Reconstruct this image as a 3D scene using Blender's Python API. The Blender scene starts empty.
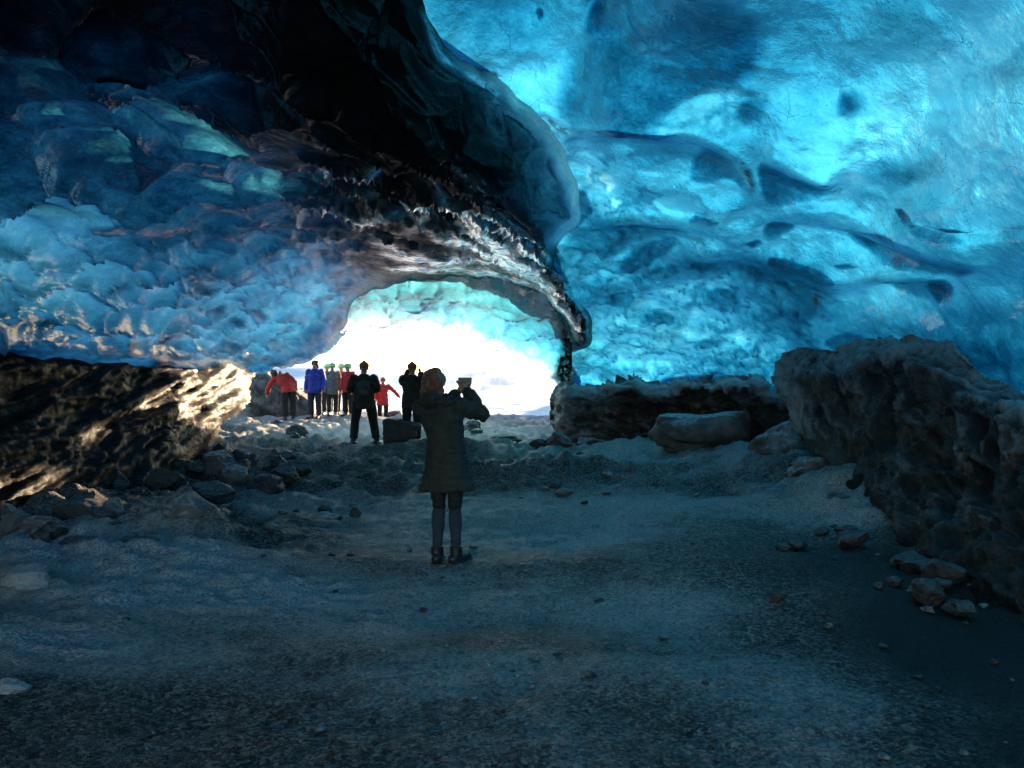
import bpy, bmesh, math, random
import numpy as np
from mathutils import Vector, Matrix

random.seed(7)
R_ = math.radians
F = 788.0          # focal length in pixels of the 1024 wide photograph
CX, HY = 512.0, 378.0
CAM = np.array([0.0, 0.0, 1.65])
scene = bpy.context.scene
col = scene.collection

# ------------------------------------------------------------------ numpy noise
def hash3(ix, iy, iz, seed=0):
    h = (ix.astype(np.int64) * 73856093) ^ (iy.astype(np.int64) * 19349663) ^ (iz.astype(np.int64) * 83492791) ^ (seed * 2654435761)
    h &= 0xFFFFFFFF
    h = (h ^ (h >> 15)) * 2246822519 & 0xFFFFFFFF
    h = (h ^ (h >> 13)) * 3266489917 & 0xFFFFFFFF
    h = h ^ (h >> 16)
    return (h & 0xFFFFFF) / float(0x1000000)

def vnoise(p, seed=0):
    i = np.floor(p).astype(np.int64); f = p - i
    f = f * f * f * (f * (f * 6 - 15) + 10)
    out = 0
    for dx in (0, 1):
        wx = f[:, 0] if dx else 1 - f[:, 0]
        for dy in (0, 1):
            wy = f[:, 1] if dy else 1 - f[:, 1]
            for dz in (0, 1):
                wz = f[:, 2] if dz else 1 - f[:, 2]
                out = out + wx * wy * wz * hash3(i[:, 0] + dx, i[:, 1] + dy, i[:, 2] + dz, seed)
    return out * 2 - 1

def fbm(p, octs=4, seed=0, gain=0.5, lac=2.03):
    a, o, n = 1.0, 0, 0
    for k in range(octs):
        o = o + a * vnoise(p * lac ** k + k * 17.3, seed + k); n += a; a *= gain
    return o / n

def cells(p, seed=0):
    """F1, F2, offset vector to the nearest feature point, cell random"""
    i = np.floor(p).astype(np.int64)
    n = len(p)
    f1 = np.full(n, 9.0); f2 = np.full(n, 9.0); off = np.zeros((n, 3)); rid = np.zeros(n)
    for dx in (-1, 0, 1):
        for dy in (-1, 0, 1):
            for dz in (-1, 0, 1):
                c0, c1, c2 = i[:, 0] + dx, i[:, 1] + dy, i[:, 2] + dz
                r0 = hash3(c0, c1, c2, seed)
                q = np.stack([c0 + 0.1 + .8 * r0, c1 + 0.1 + .8 * hash3(c0, c1, c2, seed + 11), c2 + 0.1 + .8 * hash3(c0, c1, c2, seed + 23)], 1)
                v = p - q
                d = np.sqrt((v * v).sum(1))
                m = d < f1
                f2 = np.where(m, f1, np.minimum(f2, d))
                off[m] = v[m]; rid[m] = r0[m]
                f1 = np.where(m, d, f1)
    return f1, f2, off, rid

def sstep(a, b, x):
    t = np.clip((x - a) / (b - a), 0, 1)
    return t * t * (3 - 2 * t)

# ------------------------------------------------------------------ chart helpers
def px_dir(px, py):
    d = np.array([(px - CX) / F, 1.0, (HY - py) / F]); return d / np.linalg.norm(d)

def chart_of(d):
    return np.array([2 * F * d[0] / (1 + d[1]), -2 * F * d[2] / (1 + d[1])])

def chart_px(px, py):
    return chart_of(px_dir(px, py))

def dir_azel(az, el):
    a, e = R_(az), R_(el)
    return np.array([math.sin(a) * math.cos(e), math.cos(a) * math.cos(e), math.sin(e)])

def poly_chart(pts):
    out = []
    for p in pts:
        if len(p) == 2: out.append(chart_px(*p))
        else: out.append(chart_of(dir_azel(p[0], p[1])))      # (az, el, None)
    return np.array(out)

def unchart(u, v):
    a, b = u / (2 * F), -v / (2 * F)
    s = a * a + b * b
    return np.stack([2 * a, 1 - s, 2 * b], -1) / (1 + s)[..., None]

def at(px, py, Y):
    return np.array([(px - CX) / F * Y, Y, CAM[2] + (HY - py) / F * Y])

class RBF:
    def __init__(self, pts, log=False, c=45.0):
        self.c = c; self.log = log
        xy, val = [], []
        for p in pts:
            if p[0] == 'd':                                   # direction az, el, value
                xy.append(chart_of(dir_azel(p[1], p[2]))); val.append(p[3])
            else:
                xy.append(chart_px(p[0], p[1]))
                v = p[2]
                if log: v = v / px_dir(p[0], p[1])[1]         # depth to distance
                val.append(v)
        self.xy = np.array(xy); val = np.array(val, float)
        if log: val = np.log(val)
        n = len(val)
        A = np.zeros((n + 1, n + 1))
        A[:n, :n] = self.k(np.linalg.norm(self.xy[:, None] - self.xy[None], axis=2)) + np.eye(n) * (-2.0)
        A[n, :n] = 1; A[:n, n] = 1
        self.w = np.linalg.solve(A, np.append(val, 0))
    def k(self, r): return np.sqrt(r * r + self.c ** 2)
    def __call__(self, U, V):
        out = np.full(U.shape, self.w[-1])
        for (x, y), w in zip(self.xy, self.w[:-1]):
            out = out + w * self.k(np.hypot(U - x, V - y))
        return np.exp(out) if self.log else out

def seg_dist(U, V, P, closed=True):
    """distance to polyline, sign side and arc parameter"""
    best = np.full(U.shape, 1e9); side = np.zeros(U.shape); par = np.zeros(U.shape)
    n = len(P); m = n if closed else n - 1
    L = 0; lens = [np.linalg.norm(P[(k + 1) % n] - P[k]) for k in range(m)]; T = sum(lens)
    for k in range(m):
        a, b = P[k], P[(k + 1) % n]; ab = b - a; l2 = ab @ ab + 1e-9
        t = np.clip(((U - a[0]) * ab[0] + (V - a[1]) * ab[1]) / l2, 0, 1)
        dx, dy = U - a[0] - t * ab[0], V - a[1] - t * ab[1]
        d = np.hypot(dx, dy); mm = d < best
        best = np.where(mm, d, best)
        side = np.where(mm, np.sign(ab[0] * dy - ab[1] * dx), side)
        par = np.where(mm, (L + t * lens[k]) / T, par)
        L += lens[k]
    return best, side, par

def seg_soft(U, V, P, soft=7.0):
    """like seg_dist for an open line, with side and parameter blended smoothly between segments"""
    n = len(P); lens = [np.linalg.norm(P[k + 1] - P[k]) for k in range(n - 1)]; T = sum(lens); L = 0
    best = seg_dist(U, V, P, False)[0]
    sw = 0; ss = 0; st = 0
    for k in range(n - 1):
        a, b = P[k], P[k + 1]; ab = b - a; l2 = ab @ ab + 1e-9
        t = np.clip(((U - a[0]) * ab[0] + (V - a[1]) * ab[1]) / l2, 0, 1)
        dx, dy = U - a[0] - t * ab[0], V - a[1] - t * ab[1]
        w_ = np.exp(-(np.hypot(dx, dy) - best) / soft)
        cr = (ab[0] * dy - ab[1] * dx) / np.sqrt(l2)
        sw = sw + w_; ss = ss + w_ * cr; st = st + w_ * (L + t * lens[k]) / T
        L += lens[k]
    return best, ss / sw, st / sw

def chaikin(P, closed, it=2):
    for _ in range(it):
        Q = []
        n = len(P); m = n if closed else n - 1
        if not closed: Q.append(P[0])
        for k in range(m):
            a, b = P[k], P[(k + 1) % n]
            Q += [a * .75 + b * .25, a * .25 + b * .75]
        if not closed: Q.append(P[-1])
        P = np.array(Q)
    return P

def poly_sdf(U, V, P):
    """positive inside"""
    d, _, _ = seg_dist(U, V, P, True)
    ins = np.zeros(U.shape, bool); n = len(P)
    for k in range(n):
        a, b = P[k], P[(k + 1) % n]
        if a[1] == b[1]: continue
        c = (a[1] > V) != (b[1] > V)
        xi = a[0] + (V - a[1]) / (b[1] - a[1]) * (b[0] - a[0])
        ins ^= c & (U < xi)
    return np.where(ins, d, -d)

def snap(U, V, P, L, step, keep_above=True):
    """move the last row of vertices outside the contour sdf = L onto it, so that a cut edge is smooth"""
    for _ in range(2):
        sd = poly_sdf(U, V, P); e = .5
        gx = (poly_sdf(U + e, V, P) - sd) / e; gy = (poly_sdf(U, V + e, P) - sd) / e
        d = L - sd if keep_above else sd - L
        m = (d > 0) & (d < 1.45 * step)
        k = (L - sd)
        U = np.where(m, U + gx * k, U); V = np.where(m, V + gy * k, V)
    return U, V, poly_sdf(U, V, P)

def axis(lo, hi, flo, fhi, step, grow=1.13):
    """grid positions: fine between flo and fhi, growing outside"""
    mid = list(np.arange(flo, fhi + step, step))
    s = step; x = mid[-1]; right = []
    while x < hi: s *= grow; x += s; right.append(x)
    s = step; x = mid[0]; left = []
    while x > lo: s *= grow; x -= s; left.append(x)
    return np.array(left[::-1] + mid + right)

# ------------------------------------------------------------------ objects
def mesh_obj(name, verts, faces, mat=None, parent=None, smooth=True, attrs=None):
    me = bpy.data.meshes.new(name)
    me.from_pydata([tuple(v) for v in verts] if not isinstance(verts, np.ndarray) else verts.tolist(), [], faces.tolist() if isinstance(faces, np.ndarray) else faces)
    me.update()
    if attrs:
        for k, a in attrs.items():
            at_ = me.attributes.new(k, 'FLOAT', 'POINT'); at_.data.foreach_set('value', np.ascontiguousarray(a, dtype=np.float32))
    if smooth: me.polygons.foreach_set('use_smooth', [True] * len(me.polygons))
    if mat: me.materials.append(mat)
    o = bpy.data.objects.new(name, me); col.objects.link(o)
    if parent: o.parent = parent
    return o

def tag(o, label=None, cat=None, group=None, kind=None):
    if label: o['label'] = label
    if cat: o['category'] = cat
    if group: o['group'] = group
    if kind: o['kind'] = kind
    return o

def empty(name, loc, rz=0):
    o = bpy.data.objects.new(name, None); o.empty_display_size = .2
    o.location = loc; o.rotation_euler = (0, 0, rz); col.objects.link(o); return o

def grid_mesh(name, P, keep, attrs, mat):
    """P (n,m,3), keep (n,m) bool"""
    n, m = keep.shape
    idx = -np.ones((n, m), int)
    fk = keep[:-1, :-1] & keep[1:, :-1] & keep[:-1, 1:] & keep[1:, 1:]
    used = np.zeros((n, m), bool)
    used[:-1, :-1] |= fk; used[1:, :-1] |= fk; used[:-1, 1:] |= fk; used[1:, 1:] |= fk
    idx[used] = np.arange(used.sum())
    i, j = np.where(fk)
    faces = np.stack([idx[i, j], idx[i, j + 1], idx[i + 1, j + 1], idx[i + 1, j]], 1)
    return mesh_obj(name, P[used], faces, mat, attrs={k: a[used] for k, a in attrs.items()})

def grid_normals(P):
    du = np.gradient(P, axis=1); dv = np.gradient(P, axis=0)
    n = np.cross(du, dv); n /= np.linalg.norm(n, axis=2, keepdims=True) + 1e-12
    tocam = CAM - P
    s = np.sign((n * tocam).sum(2)); s[s == 0] = 1
    return n * s[..., None]        # facing the camera side (into the cave)

def facing(P, N, a=.04, b=.40):
    v = CAM - P; v /= np.linalg.norm(v, axis=2, keepdims=True)
    return sstep(a, b, np.abs((v * N).sum(2)))

def blur(a, k=1):
    for _ in range(k):
        a = (np.roll(a, 1, 0) + np.roll(a, -1, 0) + np.roll(a, 1, 1) + np.roll(a, -1, 1) + 2 * a) / 6
    return a

# ------------------------------------------------------------------ material helper
class NT:
    def __init__(self, name):
        self.m = bpy.data.materials.new(name); self.m.use_nodes = True
        self.t = self.m.node_tree; self.t.nodes.clear()
        self.out = self.t.nodes.new('ShaderNodeOutputMaterial')
    def n(self, typ, **kw):
        nd = self.t.nodes.new('ShaderNode' + typ)
        for k, v in kw.items():
            if k.startswith('i_'): self.set(nd, k[2:], v)
            else: setattr(nd, k, v)
        return nd
    def set(self, nd, key, v):
        s = nd.inputs[int(key)] if key.isdigit() else nd.inputs[key.replace('_', ' ')]
        if isinstance(v, bpy.types.NodeSocket): self.t.links.new(v, s)
        else: s.default_value = v
    def math(self, op, a, b=0.0, c=None, clamp=False):
        nd = self.n('Math', operation=op, use_clamp=clamp); self.set(nd, '0', a); self.set(nd, '1', b)
        if c is not None: self.set(nd, '2', c)
        return nd.outputs[0]
    def maprange(self, v, a, b, c=0.0, d=1.0, smooth=True):
        nd = self.n('MapRange', interpolation_type='SMOOTHSTEP' if smooth else 'LINEAR')
        for k, x in zip(range(5), (v, a, b, c, d)): self.set(nd, str(k), x)
        return nd.outputs[0]
    def mixc(self, f, a, b, mode='MIX'):
        nd = self.n('Mix', data_type='RGBA', blend_type=mode); self.set(nd, '0', f); self.set(nd, '6', a); self.set(nd, '7', b)
        return nd.outputs[2]
    def attr(self, name):
        return self.n('Attribute', attribute_name=name).outputs['Fac']
    def coord(self, scale=(1, 1, 1), rot=(0, 0, 0)):
        g = self.n('NewGeometry').outputs['Position']
        mp = self.n('Mapping'); self.set(mp, '0', g); mp.inputs['Scale'].default_value = scale; mp.inputs['Rotation'].default_value = rot
        return mp.outputs[0]
    def ocoord(self, scale=(1, 1, 1)):
        g = self.n('TexCoord').outputs['Object']
        mp = self.n('Mapping'); self.set(mp, '0', g); mp.inputs['Scale'].default_value = scale
        return mp.outputs[0]
    def noise(self, vec, scale, detail=4, rough=.55, dist=0.0):
        nd = self.n('TexNoise'); self.set(nd, 'Vector', vec); self.set(nd, 'Scale', scale); self.set(nd, 'Detail', detail); self.set(nd, 'Roughness', rough); self.set(nd, 'Distortion', dist)
        return nd.outputs[0]
    def voro(self, vec, scale, feature='F1', rnd=1.0):
        nd = self.n('TexVoronoi', feature=feature); self.set(nd, 'Vector', vec); self.set(nd, 'Scale', scale); self.set(nd, 'Randomness', rnd)
        return nd.outputs[0]
    def bump(self, h, dist, strength=1.0, nrm=None):
        nd = self.n('Bump'); self.set(nd, 'Height', h); self.set(nd, 'Distance', dist); self.set(nd, 'Strength', strength)
        if nrm is not None: self.set(nd, 'Normal', nrm)
        return nd.outputs[0]
    def done(self, sh): self.t.links.new(sh, self.out.inputs[0]); return self.m

def warp(t, vec, scale, amt):
    nz = t.n('TexNoise'); t.set(nz, 'Vector', vec); t.set(nz, 'Scale', scale); t.set(nz, 'Detail', 3.0)
    s = t.n('VectorMath', operation='SUBTRACT'); t.set(s, '0', nz.outputs['Color']); s.inputs[1].default_value = (.5, .5, .5)
    m = t.n('VectorMath', operation='SCALE'); t.set(m, '0', s.outputs[0]); m.inputs['Scale'].default_value = amt
    a = t.n('VectorMath', operation='ADD'); t.set(a, '0', vec); t.set(a, '1', m.outputs[0])
    return a.outputs[0]

def ice_material(name, base=(0.40, 0.62, 0.69), tint=(.09, .56, .97), fine=1.0, rough=.16, gain=.9, back=(.012, .035, .05), crack=1.0, streak=(1, 1, 1), rot=(0, 0, 0), bumpd=.03, spec=.8):
    """Glacier ice lit through from outside: light is absorbed with the thickness of clear ice it crosses (tk, metres, with some shade drawn in) and by dirt frozen in (dirt)."""
    t = NT(name)
    v = t.coord(); vs = t.coord(streak, rot)
    tk = t.attr('tk'); dirt = t.attr('dirt')
    wv = warp(t, v, 1.3, .5)
    n1 = t.noise(wv, 1.1, 6, .62)            # cloudy density of the ice
    n2 = t.noise(vs, 7.0, 5, .65, .3)
    n3 = t.noise(v, 28.0, 3, .6)
    f = t.math('ADD', t.math('MULTIPLY', t.math('SUBTRACT', n1, .5), .8 * fine), t.math('MULTIPLY', t.math('SUBTRACT', n2, .5), 1.15 * fine))
    f = t.math('ADD', f, t.math('MULTIPLY', t.math('SUBTRACT', n3, .5), .55 * fine))
    tkm = t.math('MULTIPLY', tk, t.math('ADD', 1.0, f))
    # hairline fractures and strings of air bubbles
    wv2 = warp(t, v, 5.0, .22)
    cr = t.voro(wv2, 2.3, 'DISTANCE_TO_EDGE')
    crm = t.math('MULTIPLY', t.maprange(cr, .0, .009, 1.0, 0.0), t.maprange(t.noise(v, .8, 2), .53, .62))
    cr2 = t.voro(warp(t, v, 9.0, .1), 6.5, 'DISTANCE_TO_EDGE')
    crm2 = t.math('MULTIPLY', t.maprange(cr2, .0, .02, 1.0, 0.0), t.maprange(t.noise(v, 1.7, 2), .56, .66))
    sp = t.voro(v, 21.0, 'F1')
    spm = t.math('MULTIPLY', t.maprange(sp, .10, .17, 1.0, 0.0), t.maprange(t.noise(v, 1.4, 2), .52, .66))
    dk = t.math('ADD', t.math('ADD', t.math('MULTIPLY', crm, 1.4 * crack), t.math('MULTIPLY', crm2, 1.3 * crack)), t.math('MULTIPLY', spm, 1.5 * crack))
    tkm = t.math('MAXIMUM', t.math('ADD', tkm, dk), .05)
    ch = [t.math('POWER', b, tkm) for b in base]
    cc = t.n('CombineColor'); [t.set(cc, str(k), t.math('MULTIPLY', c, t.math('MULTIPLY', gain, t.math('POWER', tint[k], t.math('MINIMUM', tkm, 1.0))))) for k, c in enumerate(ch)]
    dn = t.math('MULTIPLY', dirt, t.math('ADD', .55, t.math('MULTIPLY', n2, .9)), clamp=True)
    trc = t.mixc(dn, cc.outputs[0], (.0, .0, .0, 1))
    b1 = t.noise(vs, 5.0, 5, .6); b2 = t.noise(v, 22.0, 4, .6)
    hgt = t.math('ADD', t.math('MULTIPLY', b1, 1.0), t.math('MULTIPLY', b2, .14))
    hgt = t.math('SUBTRACT', hgt, t.math('MULTIPLY', crm, .12))
    nb = t.bump(hgt, bumpd, .8)
    tr = t.n('BsdfTranslucent'); t.set(tr, 'Color', trc); t.set(tr, 'Normal', nb)
    df = t.n('BsdfDiffuse'); t.set(df, 'Normal', nb)
    cm = t.math('MULTIPLY', t.attr('crest'), t.maprange(n2, .36, .60), clamp=True)  # bright reflections along ice edges, painted as a whitish tone
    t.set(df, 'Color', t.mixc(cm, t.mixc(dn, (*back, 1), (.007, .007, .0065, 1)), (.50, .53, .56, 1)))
    ad = t.n('AddShader'); t.set(ad, '0', tr.outputs[0]); t.set(ad, '1', df.outputs[0])
    gl = t.n('BsdfGlossy'); t.set(gl, 'Color', (.95, .95, .95, 1)); t.set(gl, 'Roughness', t.math('ADD', rough, t.math('MULTIPLY', n3, .12))); t.set(gl, 'Normal', nb)
    fr = t.n('Fresnel'); t.set(fr, 'IOR', 1.31); t.set(fr, 'Normal', nb)
    mx = t.n('MixShader'); t.set(mx, '0', t.math('MULTIPLY', fr.outputs[0], t.math('ADD', t.math('MULTIPLY', spec, t.math('SUBTRACT', 1.0, t.math('MULTIPLY', dn, .88))), t.math('MULTIPLY', cm, 1.3)), clamp=True)); t.set(mx, '1', ad.outputs[0]); t.set(mx, '2', gl.outputs[0])
    return t.done(mx.outputs[0])

def dirt_ice_material(name, frost=(.26, .25, .25), dark=(.022, .019, .017), sc=3.0, streak=(1, 1, 1), rot=(0, 0, 0), bumpd=.12, spec=.35, lo=.42, hi=.66):
    """Dirty, gravel laden ice with frost along its edges (frost attribute)"""
    t = NT(name); v = t.coord(); vs = t.coord(streak, rot)
    wv = warp(t, vs, 2.0, .35)
    a = t.noise(wv, sc, 7, .66, .4); b = t.noise(v, sc * 6, 5, .7); c = t.noise(v, sc * 26, 3, .7)
    fm = t.math('ADD', t.math('MULTIPLY', a, .62), t.math('ADD', t.math('MULTIPLY', b, .28), t.math('MULTIPLY', c, .12)))
    fm = t.math('ADD', fm, t.attr('frost'))
    m = t.maprange(fm, lo, hi)
    cold = t.mixc(t.maprange(b, .4, .62), (*dark, 1), (dark[0] * 2.4, dark[1] * 2.1, dark[2] * 1.8, 1))
    c_ = t.mixc(m, cold, (*frost, 1))
    p = t.n('BsdfPrincipled'); t.set(p, 'Base Color', c_); t.set(p, 'Roughness', t.maprange(b, .3, .7, .3, .75)); t.set(p, 'Specular IOR Level', spec)
    h = t.math('ADD', a, t.math('ADD', t.math('MULTIPLY', b, .35), t.math('MULTIPLY', c, .1)))
    t.set(p, 'Normal', t.bump(h, bumpd, .9))
    return t.done(p.outputs[0])

# ------------------------------------------------------------------ ICE WALL (right hand side and roof)
STEP = 2.3
def shell_grid(u0, u1, v0, v1, lo_u=-4200, hi_u=4200, lo_v=-4200, hi_v=1500, step=STEP):
    us = axis(lo_u, hi_u, u0, u1, step); vs = axis(lo_v, hi_v, v0, v1, step)
    return np.meshgrid(us, vs)

def lip(U, V, pts, amp, w, side=1, taper=.25, edge=8.0):
    """a crest line: the ice steps out towards the cave on one side and runs back smoothly"""
    P = chaikin(poly_chart(pts), False, 2)
    d, s, t = seg_soft(U, V, P)
    tp = sstep(0, 1, np.minimum(t, 1 - t) / taper)
    on = sstep(-edge, edge, s * side)
    return amp * tp * on * np.exp(-d / w)

def pocket(U, V, pts, soft=5.0, grade=0.0):
    """soft edged patch; grade fades it from its upper rim downwards"""
    P = chaikin(poly_chart(pts), True, 2)
    w_ = sstep(-soft, soft, poly_sdf(U, V, P))
    if grade:
        v0, v1 = P[:, 1].min(), P[:, 1].max()
        w_ = w_ * (1 - grade * sstep(0, 1, (V - v0) / (v1 - v0)))
    return w_

U, V = shell_grid(-230, 560, -420, 130, lo_u=-2500)
D = unchart(U, V)
RA = RBF([(1024, 380, 9.0), (1024, 200, 6.8), (1024, 0, 5.6), (900, 380, 12.0), (900, 200, 8.8), (900, 0, 6.6), (800, 350, 14.2),
          (800, 200, 10), (800, 0, 7.2), (700, 370, 18.4), (700, 250, 12.5), (700, 100, 9.2), (700, 0, 7.6), (600, 380, 19.2), (600, 300, 15.8),
          (600, 200, 12.2), (600, 100, 9.8), (600, 0, 8.6), (550, 340, 18), (540, 300, 16), (500, 100, 10.4), (500, 0, 9.2), (420, 0, 9.2),
          (300, 0, 10.5), (300, 200, 15), ('d', 60, 0, 6.6), ('d', 90, 0, 5.6), ('d', 135, 0, 6.0), ('d', 180, 20, 8), ('d', 60, 35, 5.4), ('d', 100, 35, 4.6),
          ('d', 30, 45, 5.8), ('d', 0, 60, 6.4), ('d', 0, 88, 5.6), ('d', -60, 50, 6), ('d', -110, 40, 7), ('d', 150, -25, 6.5), ('d', 90, -25, 5.6)], log=True)
R = RA(U, V)
# rolling waves of the ice, crest by crest
R -= lip(U, V, [(540, 118), (580, 134), (660, 138), (700, 142), (745, 175), (765, 215)], .55, 45, -1)
if False: R -= lip(U, V, [(640, 140), (665, 108), (700, 90), (745, 88), (775, 108), (768, 130), (720, 142)], .40, 18, -1, .12)
if False: R -= lip(U, V, [(688, 185), (690, 160), (705, 149), (728, 155), (750, 185), (768, 215)], .35, 28, -1, .15)
R -= lip(U, V, [(748, 168), (775, 168), (800, 184), (842, 196)], .45, 40, -1)
R -= lip(U, V, [(575, 215), (600, 228), (650, 226), (700, 232), (750, 248)], .6, 40, -1)
R -= lip(U, V, [(762, 245), (768, 228), (800, 222), (850, 232), (900, 255), (960, 268), (1010, 272)], .55, 45, -1)
R -= lip(U, V, [(650, 262), (720, 262), (780, 270), (835, 292), (880, 284), (930, 282), (955, 300)], .6, 40, -1)
R -= lip(U, V, [(800, 350), (830, 330), (870, 332), (905, 345)], .4, 30, -1)
R -= lip(U, V, [(570, 300), (620, 290), (680, 300), (760, 330), (800, 350)], .3, 34, -1)
R -= lip(U, V, [(870, 235), (900, 225), (950, 240), (1040, 235), (1100, 245)], .3, 45, 1)
R -= lip(U, V, [(560, 120), (575, 60), (605, -10), (640, -60)], .16, 60, 1)
P2 = pocket(U, V, [(655, 132), (668, 108), (690, 93), (720, 87), (755, 92), (771, 106), (765, 125), (740, 135), (700, 139)], 4.75, .6)
P1 = pocket(U, V, [(556, 118), (568, 70), (592, 20), (600, -20), (700, -30), (765, 10), (758, 80), (700, 92), (665, 112), (650, 135), (600, 134)], 10)  # dark bulge: its shadow painted as extra absorption
P1b = pocket(U, V, [(578, 30), (585, -15), (640, -20), (645, 15), (620, 32), (590, 36)], 7.0, .6)
P3 = pocket(U, V, [(572, 134), (640, 134), (700, 142), (728, 158), (690, 165), (640, 172), (590, 172), (578, 160)], 8.5, .6)
P4 = pocket(U, V, [(690, 168), (698, 152), (715, 150), (735, 163), (750, 190), (725, 176), (705, 186), (692, 182)], 2.5, .45)
P5 = pocket(U, V, [(757, 164), (775, 169), (800, 183), (842, 196), (800, 203), (772, 207), (763, 196)], 2.5, .45)
P6 = pocket(U, V, [(575, 228), (640, 230), (690, 238), (640, 250), (605, 268), (565, 260)], 10.0, .6)
P7 = pocket(U, V, [(762, 232), (775, 222), (795, 228), (780, 239), (765, 246)], 2.5, .45)
P8 = pocket(U, V, [(840, 230), (880, 247), (930, 262), (985, 270), (940, 281), (890, 274), (868, 262)], 2.5, .45)
P9 = pocket(U, V, [(880, 285), (925, 282), (950, 292), (945, 306), (915, 302), (885, 293)], 2.5, .45)
P10 = pocket(U, V, [(735, 262), (800, 268), (832, 288), (818, 320), (800, 342), (775, 330), (750, 300)], 19.0, .6)
P11 = pocket(U, V, [(600, 275), (655, 262), (700, 268), (760, 285), (700, 282), (650, 290)], 10.0, .6)
P14 = pocket(U, V, [(581, 178), (598, 176), (606, 195), (616, 222), (600, 226), (588, 212)], 4.75, .6)
P15 = pocket(U, V, [(850, 200), (900, 190), (930, 200), (900, 215), (860, 212)], 19.0, .6)
P16 = pocket(U, V, [(890, 215), (920, 232), (965, 242), (920, 240), (890, 228)], 7.0, .6)
P17 = pocket(U, V, [(835, 105), (850, 95), (866, 112), (845, 122)], 5.5, .6)
R += .06 * P2 + .08 * P1 + .1 * P1b + .12 * P3 + .05 * P4 + .05 * P5 + .1 * P6 + .04 * P7 + .03 * P8 + .05 * P9 - .15 * P10
PX = np.zeros(U.shape)
for pts_, a_, so_ in (([(551, 230), (578, 196), (584, 205), (590, 225), (562, 241)], 3.2, 1.2), ([(620, 264), (640, 251), (672, 243), (668, 262), (640, 276), (618, 278)], 2.2, 3), ([(676, 260), (700, 264), (740, 270), (765, 278), (755, 284), (710, 279), (690, 273)], 2.4, 1.2),
                      ([(683, 227), (695, 221), (722, 225), (715, 230)], 3, 1.0), ([(744, 245), (755, 241), (762, 247), (750, 251)], 3.5, 1.0), ([(840, 231), (856, 235), (873, 245), (868, 254), (850, 250)], 2.6, 1.2), ([(880, 261), (905, 261), (940, 267), (985, 270), (950, 277), (905, 279), (885, 271)], 2.2, 1.5),
                      ([(922, 285), (945, 283), (954, 296), (945, 304), (928, 301)], 3, 1.2), ([(893, 209), (905, 213), (916, 227), (905, 227), (895, 218)], 4.5, 1.0), ([(910, 226), (930, 233), (955, 239), (972, 244), (940, 244), (915, 237)], 3.2, 1.2), ([(862, 170), (880, 160), (905, 165), (920, 180), (900, 190), (870, 185)], 1.5, 8),
                      ([(765, 261), (790, 261), (820, 269), (837, 281), (830, 289), (800, 277), (770, 270)], 2.6, 1.2), ([(832, 266), (845, 264), (858, 269), (842, 270)], 3.5, 1.0), ([(820, 341), (850, 330), (887, 345), (880, 353), (840, 352)], 2.4, 1.5), ([(836, 96), (846, 103), (858, 113), (848, 117), (837, 119)], 1.8, 3),
                      ([(700, 300), (722, 296), (745, 306), (720, 309)], 2.4, 1.2), ([(640, 316), (662, 312), (680, 322), (655, 324)], 2.4, 1.2), ([(598, 300), (622, 296), (640, 305), (612, 309)], 2.2, 1.2), ([(735, 180), (748, 170), (757, 185), (752, 196)], 2, 3), ([(586, 34), (592, 5), (612, -8), (604, 16), (598, 34)], 3, 3),
                      ([(640, 352), (664, 349), (676, 356), (650, 359)], 2.2, 1.2), ([(690, 338), (716, 335), (730, 344), (700, 346)], 2.4, 1.2), ([(535, 12), (540, 8), (543, 16), (538, 22)], 4.5, 1.0), ([(730, 120), (745, 100), (762, 98), (768, 112), (758, 126), (742, 130)], 1.5, 4),
                      ([(790, 176), (820, 188), (840, 195), (815, 197), (795, 192)], 1.5, 1.2), ([(930, 345), (960, 335), (1024, 345), (1024, 372), (960, 362)], 1.6, 8), ([(1000, 232), (1024, 222), (1050, 226), (1040, 244), (1008, 246)], 1.6, 4)):
    PX = PX + a_ * pocket(U, V, pts_, so_, .45)
P = CAM + D * R[..., None]
N = grid_normals(P)
fl = P.reshape(-1, 3)
# relief: broad swells, scallops, small ripples
scm = RBF([(600, 320, 1), (680, 320, 1), (740, 340, 1), (600, 240, .8), (560, 280, 1), (700, 200, .3), (650, 150, .3), (820, 300, .35), (900, 330, .25),
           (900, 200, .15), (900, 60, .1), (700, 60, .12), (500, 60, .1), (1024, 200, .15), ('d', 60, 20, .3), ('d', 120, 20, .3), ('d', 0, 80, .3)], c=30)(U, V).clip(0, 1.1)
w = fl + .42 * np.stack([fbm(fl * 1.1, 4, 5), fbm(fl * 1.1, 4, 6), fbm(fl * 1.1, 4, 7)], 1)
F1, F2, off, rid = cells(w * np.array([2.4, 1.3, 6.0]), 3)
bowl = np.clip((F2 - F1) / .5, 0, 1) ** .7
shing = off[:, 2] * .55 - off[:, 0] * .2
G1, G2, goff, gid = cells(w * np.array([1.25, .8, 1.7]) + 7, 9)
gbowl = np.clip((G2 - G1) / .7, 0, 1) ** .8
swell = fbm(fl * np.array([.55, .4, .9]), 3, 31)
sh = R.shape
dsp = -(bowl.reshape(sh) * .045 + shing.reshape(sh) * .05) * scm - gbowl.reshape(sh) * .10 * (.35 + .5 * scm) + swell.reshape(sh) * .30 + fbm(fl * 4, 2, 41).reshape(sh) * .008
dsp *= facing(P, N)
P = P + N * dsp[..., None]
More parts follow.
